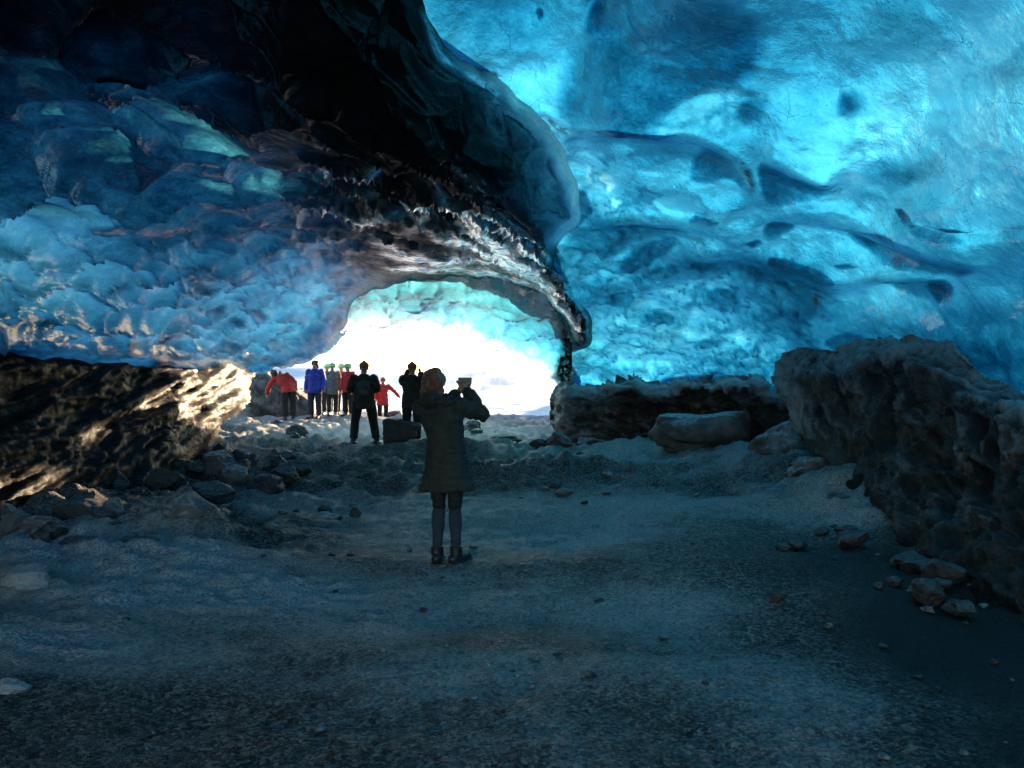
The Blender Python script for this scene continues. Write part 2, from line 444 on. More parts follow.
tk = RBF([(1024, 380, 3.2), (980, 330, 3.0), (1024, 250, 1.2), (1024, 120, .8), (1024, 0, 1.1), (900, 330, 2.6), (900, 250, 1.5), (900, 130, .8), (850, 60, 1.0), (900, 0, 1.2),
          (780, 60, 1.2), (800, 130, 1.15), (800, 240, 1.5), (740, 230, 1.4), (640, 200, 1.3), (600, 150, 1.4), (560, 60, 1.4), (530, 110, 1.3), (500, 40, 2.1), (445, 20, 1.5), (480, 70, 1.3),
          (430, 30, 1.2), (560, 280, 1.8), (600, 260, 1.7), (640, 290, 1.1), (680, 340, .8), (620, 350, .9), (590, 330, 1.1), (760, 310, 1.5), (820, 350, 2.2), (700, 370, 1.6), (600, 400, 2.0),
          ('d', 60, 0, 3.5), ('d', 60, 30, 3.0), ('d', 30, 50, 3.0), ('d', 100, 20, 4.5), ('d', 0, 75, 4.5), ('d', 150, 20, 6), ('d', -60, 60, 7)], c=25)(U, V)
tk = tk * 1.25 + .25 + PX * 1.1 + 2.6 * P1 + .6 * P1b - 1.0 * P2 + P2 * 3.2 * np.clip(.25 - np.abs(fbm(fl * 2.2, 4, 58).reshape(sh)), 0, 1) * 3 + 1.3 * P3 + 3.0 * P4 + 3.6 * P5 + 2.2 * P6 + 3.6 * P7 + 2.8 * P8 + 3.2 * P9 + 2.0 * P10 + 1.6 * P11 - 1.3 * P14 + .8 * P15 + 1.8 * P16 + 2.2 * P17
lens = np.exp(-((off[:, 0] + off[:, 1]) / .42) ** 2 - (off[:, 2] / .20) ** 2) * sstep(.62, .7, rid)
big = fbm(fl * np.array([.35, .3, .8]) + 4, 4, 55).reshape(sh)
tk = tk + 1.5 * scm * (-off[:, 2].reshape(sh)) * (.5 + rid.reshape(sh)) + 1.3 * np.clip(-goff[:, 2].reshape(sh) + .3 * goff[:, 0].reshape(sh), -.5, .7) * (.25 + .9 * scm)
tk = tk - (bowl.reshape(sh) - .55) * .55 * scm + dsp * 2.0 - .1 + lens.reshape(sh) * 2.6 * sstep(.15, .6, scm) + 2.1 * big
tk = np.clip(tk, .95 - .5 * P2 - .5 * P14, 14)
dirt = (.45 * P10 + .25 * P6 + .3 * P7 + .25 * P15 + np.clip(fbm(fl * np.array([1.5, 1, 3]), 4, 77).reshape(sh) - .12, 0, 1) * .8).clip(0, 1)
crest = np.zeros(sh)  # painted glints along the edges of the wall ice
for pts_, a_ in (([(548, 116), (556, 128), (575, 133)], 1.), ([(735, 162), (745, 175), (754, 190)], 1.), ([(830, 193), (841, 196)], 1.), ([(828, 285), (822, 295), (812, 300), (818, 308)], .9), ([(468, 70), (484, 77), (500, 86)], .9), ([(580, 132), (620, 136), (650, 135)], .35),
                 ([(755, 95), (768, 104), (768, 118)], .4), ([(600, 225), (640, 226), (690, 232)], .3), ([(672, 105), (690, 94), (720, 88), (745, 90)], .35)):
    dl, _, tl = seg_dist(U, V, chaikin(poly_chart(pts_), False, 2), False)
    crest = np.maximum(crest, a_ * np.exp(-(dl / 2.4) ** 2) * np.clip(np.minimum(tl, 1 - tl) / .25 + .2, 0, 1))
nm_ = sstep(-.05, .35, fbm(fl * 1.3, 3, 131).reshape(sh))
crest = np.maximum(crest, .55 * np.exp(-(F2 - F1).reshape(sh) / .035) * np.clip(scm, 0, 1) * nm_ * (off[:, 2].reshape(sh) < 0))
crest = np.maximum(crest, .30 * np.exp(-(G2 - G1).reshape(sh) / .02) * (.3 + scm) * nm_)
tk = tk + 1.3 * np.exp(-(G2 - G1).reshape(sh) / .10) * (goff[:, 2].reshape(sh) > 0) * (.25 + scm)
ARCH_IN = poly_chart([(330, 130), (500, 130), (515, 195), (528, 270), (556, 312), (570, 350), (572, 380), (566, 460), (300, 460), (100, 300)])
keep = (P[..., 2] > -.8) & ~(poly_sdf(U, V, ARCH_IN) > 0) & (np.hypot(U, V) < 4200)
az = np.degrees(np.arctan2(D[..., 0], D[..., 1])); 
keep &= ((az > -12) | (D[..., 2] > .75) | (az < -150))
ice_clear = ice_material('glacier ice clear blue', rough=.08, spec=.32, fine=.8, gain=.62, back=(.006, .02, .03))
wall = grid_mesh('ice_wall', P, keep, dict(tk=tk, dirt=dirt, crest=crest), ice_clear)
tag(wall, kind='structure')

# ------------------------------------------------------------------ DARK ICE ROOF with the hanging ridge and the scalloped left wall
B_POLY0 = (poly_chart([(-150, -2, None), (-60, 0.0, None), (-38, 2.4, None), (0, 352), (60, 357), (130, 363), (200, 368), (245, 368), (290, 357), (328, 345), (338, 325), (347, 303), (368, 287),
     (400, 278), (440, 273), (490, 273), (530, 283), (555, 300), (572, 322), (583, 348), (589, 340), (584, 318), (570, 296), (553, 276), (545, 256), (556, 236), (579, 214),
     (573, 186), (560, 152), (545, 128), (520, 105), (500, 88), (484, 76), (462, 70), (441, 53), (428, 30), (413, 0), (402, -40), (375, -110), (300, -280), (-30, 50, None), (-60, 70, None), (-120, 75, None), (-170, 60, None), (-170, 20, None)]))
B_POLY = chaikin(B_POLY0, True, 3)
B_POLY = B_POLY + 1.5 * np.stack([np.sin(B_POLY[:, 1] * .19), np.sin(B_POLY[:, 0] * .14) + .8 * np.sin(B_POLY[:, 0] * .33)], 1) * (np.hypot(B_POLY[:, 0], B_POLY[:, 1]) < 600)[:, None]
U, V = shell_grid(-560, 90, -420, 12, lo_u=-4200, hi_u=160, hi_v=260)
U, V, sd = snap(U, V, B_POLY, -9.0, STEP)
D = unchart(U, V)
RB = RBF([(380, 60, 5.0), (400, 110, 5.6), (440, 160, 6.7), (500, 210, 8.4), (538, 250, 10.0), (568, 298, 12.5), (585, 338, 14.5),
          (425, 40, 5.7), (455, 68, 6.2), (490, 82, 6.8), (546, 132, 8.0), (576, 200, 9.8), (470, 130, 6.7), (530, 190, 8.7), (560, 220, 10.0),
          (200, 0, 4.4), (0, 0, 4.4), (300, 100, 5.5), (200, 100, 6.0), (0, 100, 5.4), (100, 200, 7.4), (300, 200, 9.0), (0, 200, 6.4), (0, 300, 7.2), (100, 300, 9.2), (200, 300, 11.8),
          (0, 350, 7.6), (100, 355, 10.0), (200, 362, 14), (250, 362, 17), (300, 345, 18.5), (300, 280, 14), (400, 240, 10.8), (400, 270, 14), (480, 268, 14), (540, 290, 14.2), (345, 300, 18), (400, 190, 8),
          ('d', -60, 0, 6.2), ('d', -90, 0, 5.6), ('d', -135, 0, 7), ('d', -170, 20, 8), ('d', -60, 40, 4.6), ('d', -100, 40, 5), ('d', -30, 60, 3.6), ('d', -150, 60, 5.5), ('d', -90, 75, 3.9)], log=True, c=30)
R = RB(U, V)
R -= lip(U, V, [(-20, 215), (40, 228), (110, 238), (170, 238), (230, 225)], .35, 50, -1, .25, 8)
R -= lip(U, V, [(20, 120), (60, 92), (120, 84), (160, 100), (210, 92), (250, 130), (300, 180)], .28, 60, 1, .25, 14)
R -= lip(U, V, [(90, 160), (130, 135), (170, 145), (200, 170), (250, 185), (300, 210)], .18, 45, 1, .25, 12)
R -= lip(U, V, [(170, 232), (220, 205), (290, 198), (340, 235), (400, 262)], .28, 45, 1, .25, 10)
R -= lip(U, V, [(385, 60), (415, 130), (470, 195), (530, 238)], .22, 30, 1, .25, 12)
R -= lip(U, V, [(330, 185), (400, 190), (450, 215), (500, 255), (560, 300)], .35, 28, -1)
R -= lip(U, V, [(300, 215), (370, 232), (440, 245), (500, 268), (550, 295)], .4, 22, -1)
R -= lip(U, V, [(425, 170), (480, 215), (530, 258), (578, 310)], .45, 18, -1)
R -= lip(U, V, [(440, 75), (480, 110), (515, 155), (540, 200)], .12, 26, 1, .3, 12)
GLINT_LINES = [([(415, 190), (470, 228), (530, 256), (574, 292)], 1), ([(398, 236), (460, 246), (520, 275), (566, 306)], 1), ([(455, 190), (505, 224), (532, 246), (570, 272)], 1), ([(355, 256), (430, 263), (500, 263), (548, 284)], .9),
      ([(330, 240), (390, 250), (440, 267), (505, 271)], .8), ([(425, 204), (480, 244), (540, 280), (583, 328)], 1.2), ([(300, 188), (345, 183), (392, 188)], .8), ([(310, 215), (350, 232), (400, 226), (440, 236)], .5), ([(500, 250), (545, 268), (580, 305), (586, 335)], 1.3),
      ([(392, 100), (430, 150), (480, 195), (536, 240)], .45), ([(430, 222), (500, 258), (556, 300), (580, 340)], 1.), ([(345, 205), (400, 212), (450, 232)], .6), ([(375, 270), (440, 268), (520, 280), (560, 302)], .9), ([(470, 215), (520, 243), (560, 262)], .9), ([(418, 8), (430, 34), (443, 56), (464, 74), (486, 80), (503, 94), (530, 116)], .8)]
glint_l = np.zeros(U.shape)  # reflection streaks on the ridge, painted along these lines
for pts_, a_ in GLINT_LINES:
    Pl = chaikin(poly_chart(pts_), False, 2)
    Pl = Pl + 1.6 * np.stack([np.sin(Pl[:, 0] * .13), np.sin(Pl[:, 0] * .17 + 1)], 1)
    dl, sl_, tl = seg_dist(U, V, Pl, False)
    tp = np.clip(np.minimum(tl, 1 - tl) / .3, 0, 1)
    R += .16 * a_ * tp * np.exp(-dl / 7) * sstep(-1.5, 1.5, dl * sl_) - .05 * tp * np.exp(-(dl / 3) ** 2)
    glint_l = np.maximum(glint_l, a_ * tp * np.exp(-(dl / (1.3 + 1.2 * a_)) ** 2) + .25 * a_ * tp * np.exp(-dl / 6) * sstep(1.5, -1.5, dl * sl_))
R += .5 * np.clip(1 - np.maximum(sd, 0) / 10, 0, 1) ** 2
R += sstep(0, -9, sd) * 4.6
P = CAM + D * R[..., None]
N = grid_normals(P)
fl = P.reshape(-1, 3); sh = R.shape
rd = at(583, 325, 14) - at(420, 190, 8.5); rd /= np.linalg.norm(rd)
ridge_w = sstep(-70, 40, (seg_dist(U, V, poly_chart([(330, 210), (400, 190), (500, 245), (580, 330)]), False)[0] * -1) + 30)
facet = pocket(U, V, [(428, 0), (470, 75), (545, 128), (580, 210), (545, 245), (500, 195), (440, 130), (405, 60)], 8)
ridge_w = ridge_w * (1 - facet)
w = fl + .22 * np.stack([fbm(fl * 1.1, 3, 15), fbm(fl * 1.1, 3, 16), fbm(fl * 1.1, 3, 17)], 1)
# frame stretched along the ridge
perp = np.cross(rd, [0, 0, 1]); perp /= np.linalg.norm(perp); up = np.cross(perp, rd)
wr = np.stack([w @ rd * .60, w @ perp * 2.6, w @ up * 2.6], 1)
S1, S2, soff, sid = cells(wr, 19)
sbowl = np.clip((S2 - S1) / .5, 0, 1) ** .5
F1, F2, off, rid = cells(w * np.array([1.9, .95, 4.0]), 13)
bowl = np.clip((F2 - F1) / .5, 0, 1) ** .7
G1, G2, goff, gid = cells(w * np.array([1.3, .8, 1.9]) + 3, 29)
gbowl = np.clip((G2 - G1) / .7, 0, 1) ** .75
swell = fbm(fl * np.array([.6, .45, .9]), 3, 37)
low = sstep(215, 300, V + HY)
r_ = lambda a: a.reshape(sh)
dsp = (-(r_(bowl) * .08 + r_(off[:, 2]) * .08) * (.35 + .65 * low) * (1 - .8 * ridge_w) - (r_(gbowl) * .22 + r_(goff[:, 2]) * .03) * (1 - .75 * low) * (1 - ridge_w)
       - (r_(sbowl) * .20 + r_(soff[:, 2]) * .08) * ridge_w + r_(swell) * .28 * (1 - .6 * ridge_w) + r_(fbm(fl * 4, 2, 43)) * .008) * (1 - .55 * facet)
dsp *= (sstep(-14, 4, sd) * .6 + .4) * (facing(P, N) * (1 - ridge_w) + facing(P, N, .02, .16) * ridge_w)
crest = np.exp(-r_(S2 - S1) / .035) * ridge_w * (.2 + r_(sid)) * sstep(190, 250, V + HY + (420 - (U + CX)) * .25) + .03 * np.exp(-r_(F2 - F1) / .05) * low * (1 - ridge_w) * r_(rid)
crest = crest * .35 * (1 - facet) + glint_l * (1.1 + 1.6 * r_(fbm(fl * 1.6, 3, 95)))
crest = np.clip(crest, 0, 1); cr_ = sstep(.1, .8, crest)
P = P + N * dsp[..., None]
tk = RBF([(0, 240, 1.6), (60, 262, 1.5), (150, 280, 2.0), (250, 290, 1.9), (330, 280, 1.8), (0, 340, 3.2), (100, 340, 2.4), (200, 345, 2.0), (300, 340, 1.4), (0, 200, 6.5), (50, 120, 7.0), (130, 110, 6.2), (200, 120, 6.2), (150, 180, 5.6), (180, 225, 5.0),
          (250, 190, 5.6), (300, 180, 8), (60, 170, 5.6), (250, 230, 5.2), (0, 60, 11), (100, 40, 11), (200, 30, 11), (300, 60, 14), (350, 120, 15), (400, 150, 15), (380, 30, 16), (330, 230, 8), (400, 230, 14), (450, 250, 13), (500, 250, 12), (560, 300, 10),
          (420, 60, 16), (450, 100, 15), (480, 100, 11), (500, 110, 8), (540, 150, 5), (560, 200, 4), (480, 160, 12), (520, 200, 8), (545, 235, 9), (440, 40, 16),
          ('d', -60, 10, 7), ('d', -60, 40, 14), ('d', -120, 20, 14), ('d', -30, 70, 16), ('d', -150, 60, 14)], c=20)(U, V)
tk = tk + (-r_(off[:, 2]) * 1.6 * (.4 + .6 * low) - np.clip(r_(goff[:, 2]), -.6, .6) * 2.6 * (1 - low)) * (1 - ridge_w) + dsp * 2.2 + r_(np.exp(-((off[:, 0] + off[:, 1]) / .40) ** 2 - (off[:, 2] / .22) ** 2) * sstep(.66, .74, rid)) * 3.5 * (.3 + .7 * low) + np.clip(r_(fbm(w * 1.4, 4, 91)), -.5, .5) * 1.6
cr_ = cr_ * .85
dirt = np.clip((tk - 6.0) / 9.0, 0, 1) + np.clip(r_(fbm(fl * np.array([1.2, .8, 2.5]), 4, 87)) - .15, 0, 1) * .7
dirt = dirt + .6 * facet * sstep(575, 500, U + CX)
dirt = np.clip(dirt, 0, 1) * (1 - cr_)
rim = np.exp(-np.maximum(sd - 1, 0) / 9) * sstep(425, 470, U + CX) * sstep(262, 240, V + HY)
dirt = dirt * (1 - rim)
tk = np.clip(tk * (1 - .8 * rim), .8, 20) * (1 - cr_) + .3 * cr_
keep = (sd > -9.4) & (P[..., 2] > -.8) & (np.hypot(U, V) < 4200)
ice_dark = ice_material('glacier ice dark', base=(0.50, 0.615, 0.67), tint=(.25, .72, .84), spec=.16, rough=.06, gain=1.0, back=(.004, .012, .016), crack=.7, streak=(.6, .6, 1.6))
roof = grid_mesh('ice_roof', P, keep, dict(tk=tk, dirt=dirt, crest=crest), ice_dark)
tag(roof, kind='structure')

# ------------------------------------------------------------------ ENTRANCE VAULT
U, V = shell_grid(-300, 92, -125, 70, lo_u=-330, hi_u=110, lo_v=-140, hi_v=90, step=1.7)
OPEN = chaikin(poly_chart([(236, 384), (262, 372), (298, 352), (330, 336), (365, 328), (400, 331), (450, 341), (500, 356), (545, 371), (558, 385), (562, 402), (566, 470), (230, 470)]), True, 2)
OPEN = OPEN + np.stack([1.0 * np.sin(OPEN[:, 1] * .31 + OPEN[:, 0] * .21), 1.0 * np.sin(OPEN[:, 0] * .37)], 1)
U, V, sd = snap(U, V, OPEN, .0, 1.7, False)
D = unchart(U, V)
RC = RBF([(350, 280, 18), (420, 275, 17), (500, 275, 16.5), (570, 310, 17), (350, 330, 23), (420, 335, 23), (500, 355, 22.5), (560, 378, 20.5), (575, 400, 19), (600, 380, 19.5), (600, 430, 18.5), (560, 440, 19),
          (300, 350, 23), (260, 372, 22), (230, 400, 21), (250, 340, 20)], log=True, c=30)
R = RC(U, V)
P = CAM + D * R[..., None]; sh = R.shape
fl = P.reshape(-1, 3)
N = grid_normals(P)
w = fl + .2 * np.stack([fbm(fl * 1.1, 3, 25), fbm(fl * 1.1, 3, 26), fbm(fl * 1.1, 3, 27)], 1)
F1, F2, off, rid = cells(w * np.array([1.8, 1.1, 2.6]), 53)
bowl = np.clip((F2 - F1) / .55, 0, 1) ** .7
dsp = -bowl.reshape(sh) * .07 - off[:, 2].reshape(sh) * .07 + fbm(fl * .8, 4, 28).reshape(sh) * .30
P = P + N * dsp[..., None]
tk = RBF([(400, 290, 1.3), (350, 310, 1.0), (450, 320, .8), (520, 300, 1.8), (550, 330, 2.8), (570, 340, 5), (560, 370, 4), (480, 345, .8), (350, 330, .5), (500, 280, 1.6), (575, 400, 4)], c=12)(U, V)
tk = np.clip((tk * 1.2 + .5 + dsp * 1.2) * sstep(-4, 34, -sd), .03, 9)
dk = pocket(U, V, [(552, 300), (575, 312), (590, 345), (580, 380), (562, 392), (550, 372), (560, 345), (556, 320)], 7)
dirt = np.clip(dk * 1.1 * (1 + .15 * fbm(fl * np.array([3, 3, 6]), 4, 66).reshape(sh)), 0, 1)
keep = (sd < .4) & (U < 68)
arch_ice = ice_material('thin entrance ice', base=(.45, .72, .8), tint=(.32, .76, 1.0), spec=.4, rough=.2, gain=.92, back=(.06, .10, .12), crack=.7)
vault = grid_mesh('ice_vault', P, keep, dict(tk=tk, dirt=dirt), arch_ice)
tag(vault, kind='structure')

# ------------------------------------------------------------------ GROUND
def ground_h(x, y):
    """height of the cave floor, (n,) arrays"""
    p = np.stack([x, y, np.zeros_like(x)], 1)
    base = .15 * sstep(8, 17, y) + .27 * sstep(17, 24.5, y) - 1.15 * sstep(25.5, 34, y) * sstep(-6, 1, x + (y - 25) * .1)
    left = -2.9 - .18 * (y - 8)
    side = sstep(left + .6, left - 2.2, x) * .20
    rgt = sstep(3.1, 5.0, x + .06 * (y - 8)) * .38 * sstep(20, 12, y)
    h = base + side * sstep(25, 20, y) + rgt
    h = h + .10 * fbm(p * .45, 3, 61)
    rr = sstep(-1.2, -3.6, x) * sstep(4, 7, y) + sstep(2.6, 4.2, x) * sstep(3.5, 6, y) + sstep(9.5, 13, y)
    rr = np.clip(rr, 0, 1) * sstep(27, 24, y)
    rg = 1 - np.abs(fbm(p * 1.7, 4, 71))
    h = h + rr * (.26 * (rg - .75) + .10 * fbm(p * 4.5, 4, 73))
    h = h + .035 * fbm(p * 1.6, 3, 65) + .010 * fbm(p * 9.0, 2, 64) + .006 * fbm(p * 23.0, 2, 67)
    for (mx, my, sx, sy, hh) in MOUNDS:
        h = h + hh * np.exp(-((x - mx) / sx) ** 2 - ((y - my) / sy) ** 2)
    return h
def gpt(px, py, z=0.15):
    Y = (CAM[2] - z) * F / (py - HY); return ((px - CX) / F * Y, Y)
MOUNDS = []
def mound(px, py, sx, sy, hh, z=.1):
    x, y = gpt(px, py, z); MOUNDS.append((x, y, sx, sy, hh * (1.5 if py < 560 else 1)))
mound(447, 566, 1.6, 1.3, -.085)
mound(190, 528, .55, .5, .26); mound(560, 470, 1.1, .5, .16); mound(500, 480, .9, .6, .14); mound(430, 552, 2.6, .35, .05); mound(640, 565, 1.6, .5, .06)
mound(560, 600, 2.2, .5, -.05); mound(690, 455, 1.6, .7, .12); mound(300, 440, .9, .6, .14, .3); mound(600, 520, 1.5, .7, -.07); mound(320, 500, 1.2, .5, -.05)
mound(280, 460, .6, .5, .16, .2); mound(350, 462, .8, .4, .10, .2); mound(450, 450, 1.2, .6, .18, .2); mound(500, 446, .7, .4, .14, .2); mound(820, 500, 1.0, .7, .14, .1); mound(880, 600, .9, .5, .08)
mound(90, 560, .9, .4, .08); mound(40, 520, .8, .5, .14); mound(640, 448, 1.0, .5, .12, .2); mound(330, 470, .7, .3, -.06); mound(0, 625, .6, .4, .06)

ys = [-9.0]; 
while ys[-1] < 30:
    ys.append(ys[-1] + (.10 if ys[-1] < 2.5 else max(.018, .0045 * ys[-1] ** 1.25)))
ys = np.array(ys); ts = np.linspace(-1, 1, 620)
ts = np.sign(ts) * (np.abs(ts) * .62 + .38 * np.abs(ts) ** 3)
Y_, T_ = np.meshgrid(ys, ts, indexing='ij')
X_ = T_ * (np.maximum(Y_, 3.0) * 1.02 + 3.0)
H_ = ground_h(X_.ravel(), Y_.ravel()).reshape(X_.shape)
P = np.stack([X_, Y_, H_], -1)
fl = np.stack([X_.ravel(), Y_.ravel(), 0 * X_.ravel()], 1)
snow = np.zeros(X_.shape)
def patch(px, py, sx, sy, a, z=.08):
    x, y = gpt(px, py, z)
    global snow
    snow = snow + a * np.exp(-((X_ - x) / sx) ** 2 - ((Y_ - y) / sy) ** 2)
patch(250, 580, 1.1, .5, .62); patch(60, 560, 1.2, .7, .60); patch(40, 640, .9, .35, .55); patch(110, 600, .9, .35, .40); patch(150, 560, .9, .5, .50); patch(540, 525, 1.3, .9, .30); patch(480, 505, 1.2, .7, .3)
patch(640, 500, 1.4, .9, .18); patch(430, 660, .6, .35, .14); patch(400, 600, .8, .45, .12); patch(620, 590, 1.4, .5, .16); patch(860, 520, .8, .8, .22); patch(900, 690, .7, .3, .14); patch(650, 650, 1.3, .4, .10)
patch(330, 430, 2.0, 2.6, .5, .3); patch(270, 500, 1.4, 1.0, .28); patch(500, 440, 2.2, 2.4, .3, .2); patch(640, 460, 1.6, 1.2, .25); patch(800, 470, 1.2, 1.0, .2)
snow = snow * 1.7 + .04 + .14 * fbm(fl * .8, 4, 101).reshape(X_.shape) + .5 * sstep(21, 27, Y_)
snow -= .42 * sstep(1.2, 2.6, X_ + .12 * fbm(fl * 1.1, 3, 119).reshape(X_.shape)) * sstep(9.5, 6, Y_) + .22 * sstep(-1.2, -3.4, X_ + .3 * (Y_ - 8)) * sstep(8.2, 9.5, Y_) * sstep(16, 12, Y_)  # right front floor: shade painted as a darker tone through negative values
def ground_material():
    t = NT('gravelly dirty snow'); v = t.coord(); s = t.attr('snow')
    a = t.noise(v, 9.0, 6, .7, .5); b = t.noise(v, 45.0, 4, .75); c = t.noise(v, 2.2, 4, .6); g = t.voro(v, 85.0, 'F1'); e = t.noise(warp(t, v, 3., .6), 1.0, 5, .65)
    m = t.math('ADD', t.math('MULTIPLY', a, .34), t.math('ADD', t.math('MULTIPLY', b, .80), t.math('MULTIPLY', c, .2)))
    m = t.math('ADD', t.math('ADD', m, s), t.math('MULTIPLY', t.math('SUBTRACT', e, .5), .6))
    mm = t.maprange(m, .66, .98)
    gv = t.n('TexVoronoi'); t.set(gv, 'Vector', v); t.set(gv, 'Scale', 55.0)
    gs = t.n('SeparateColor'); t.set(gs, '0', gv.outputs['Color'])
    gw = t.n('TexVoronoi'); t.set(gw, 'Vector', v); t.set(gw, 'Scale', 24.0)
    gs2 = t.n('SeparateColor'); t.set(gs2, '0', gw.outputs['Color'])
    gr = t.math('MULTIPLY', t.math('POWER', gs.outputs[0], 2.0), t.math('ADD', .35, gs2.outputs[1]))
    dark = t.mixc(gr, (.010, .0095, .009, 1), (.34, .29, .25, 1))
    dark = t.mixc(t.maprange(s, -.42, .02), (.012, .012, .012, 1), dark)
    c_ = t.mixc(t.math('MULTIPLY', mm, t.math('ADD', .35, t.math('MULTIPLY', gs.outputs[1], .65))), dark, (.46, .445, .43, 1))
    c_ = t.mixc(t.maprange(s, .45, .95), c_, t.mixc(t.maprange(b, .35, .6), (.17, .18, .19, 1), (.58, .60, .62, 1)))
    p = t.n('BsdfPrincipled'); t.set(p, 'Base Color', c_); t.set(p, 'Roughness', t.maprange(b, .3, .7, .4, .85)); t.set(p, 'Specular IOR Level', .35)
    h = t.math('ADD', t.math('MULTIPLY', a, .6), t.math('ADD', t.math('MULTIPLY', b, .5), t.math('MULTIPLY', g, .35)))
    t.set(p, 'Normal', t.bump(h, .035, 1.0))
    return t.done(p.outputs[0])
H_ = H_ + np.clip(snow, 0, .8) * sstep(12, 9, Y_) * sstep(2.5, 3.6, Y_) * (.055 * (1 - 2 * np.abs(fbm(fl * np.array([3.2, 5.5, 1]), 4, 111))) + .018 * fbm(fl * 16, 2, 113)).reshape(X_.shape)
P[..., 2] = H_
floor = grid_mesh('cave_floor', P, np.ones(X_.shape, bool), dict(snow=snow), ground_material())
tag(floor, kind='structure')

# snow outside, out to the horizon
def snow_material():
    t = NT('wind packed snow'); v = t.coord()
    a = t.noise(v, 1.2, 6, .6); b = t.noise(v, 9., 4, .6)
    c_ = t.mixc(t.maprange(a, .35, .7), (.70, .72, .74, 1), (.86, .87, .88, 1))
    rk = t.maprange(t.noise(t.coord((1, 1, 1)), .35, 7, .7), .60, .64)
    c_ = t.mixc(t.math('MULTIPLY', rk, .5), c_, (.2, .18, .16, 1))
    p = t.n('BsdfPrincipled'); t.set(p, 'Base Color', c_); t.set(p, 'Roughness', .8)
    t.set(p, 'Normal', t.bump(t.math('ADD', a, t.math('MULTIPLY', b, .3)), .25, .8))
    return t.done(p.outputs[0])
xs = axis(-900, 900, -14, 14, .3, 1.12); ysn = axis(-700, 1400, 22.5, 60, .3, 1.10)
X2, Y2 = np.meshgrid(xs, ysn)
p2 = np.stack([X2.ravel(), Y2.ravel(), 0 * X2.ravel()], 1)
H2 = -.78 + .25 * fbm(p2 * .22, 4, 201).reshape(X2.shape) + 5 * (fbm(p2 * .018, 3, 205).reshape(X2.shape)) * sstep(60, 200, np.hypot(X2, Y2 - 20))
H2 = H2 + 3.3 * sstep(1.0, 7.5, X2 - .06 * (Y2 - 24)) * sstep(13, 8.5, X2) * sstep(21, 26, Y2) * sstep(120, 50, Y2) + 1.2 * sstep(-6.5, -12, X2) * sstep(21, 26, Y2)
H2 = H2 + (1.7 + 1.3 * fbm(p2 * .45, 3, 209).reshape(X2.shape)) * (1 + .35 * sstep(9.0, 10.8, X2)) * sstep(1.5, 5.0, X2) * sstep(13.4, 11.8, X2 - .42 * (Y2 - 44)) * np.exp(-((Y2 - 44) / 6) ** 2)  # unseen hill added to block the sun, leaving narrow beams
H2 = H2 - 1.2 * sstep(22, 18, Y2) + 3 * sstep(120, 500, Y2)
field = grid_mesh('snow_field', np.stack([X2, Y2, H2], -1), np.ones(X2.shape, bool), {}, snow_material())
tag(field, kind='structure')

# ------------------------------------------------------------------ BANKS of dirty ice along both sides
def bank(name, ctrl, poly, mat, seed, grid, sc=(2, 2, 2), amp=.2, dirn=None, frostf=None, ridged=.0, back=3.0, softpx=9, warpa=.3, lips=(), fine=.07, rfrost=.16):
    U, V = shell_grid(*grid, lo_u=grid[0] - 40, hi_u=grid[1] + 40, lo_v=grid[2] - 20, hi_v=grid[3] + 20, step=1.9) if len(grid) == 4 else shell_grid(*grid[:4], lo_u=grid[4], hi_u=grid[5], lo_v=grid[6], hi_v=grid[7], step=1.9)
    D = unchart(U, V); R = RBF(ctrl, log=True, c=25)(U, V)
    PP = chaikin(poly_chart(poly), True, 2)
    PP = PP + 2.6 * np.stack([np.sin(PP[:, 1] * .13 + seed), np.sin(PP[:, 0] * .11 + seed) + .7 * np.sin(PP[:, 0] * .27 + 2 * seed)], 1)
    sd = poly_sdf(U, V, PP)
    for l in lips: R -= lip(U, V, *l)
    R += .35 * np.clip(1 - np.maximum(sd, 0) / 12, 0, 1) ** 2 + sstep(0, -softpx, sd) * back
    P = CAM + D * R[..., None]; N = grid_normals(P); sh = R.shape; fl = P.reshape(-1, 3)
    q = fl * np.array(sc)
    if dirn is not None:
        d0 = np.array(dirn, float); d0 /= np.linalg.norm(d0)
        q = q - np.outer(q @ d0, d0) * .78
    q = q + warpa * np.stack([fbm(q * .8, 3, seed), fbm(q * .8, 3, seed + 1), fbm(q * .8, 3, seed + 2)], 1)
    n1 = fbm(q, 5, seed + 5); n2 = 1 - np.abs(fbm(q * 1.3, 5, seed + 9)) * 2
    n3 = 1 - np.abs(fbm(q * 3.1, 4, seed + 31)) * 2
    d = amp * (n1 * (1 - ridged) + (n2 - .55) * ridged) + fine * (n3 - .5) + .35 * fine * fbm(fl * 9, 3, seed + 20)
    P = P + N * (d.reshape(sh) * (.25 + .75 * facing(P, N)))[..., None]
    fr = (n1.reshape(sh) * .10 + (n2.reshape(sh) - .6) * rfrost + (n3.reshape(sh) - .55) * .14)
    if frostf is not None: fr = fr + frostf(U, V, sd)
    keep = (sd > -softpx - 2) & (P[..., 2] > -.6)
    o = grid_mesh(name, P, keep, dict(frost=fr), mat)
    return tag(o, kind='structure')

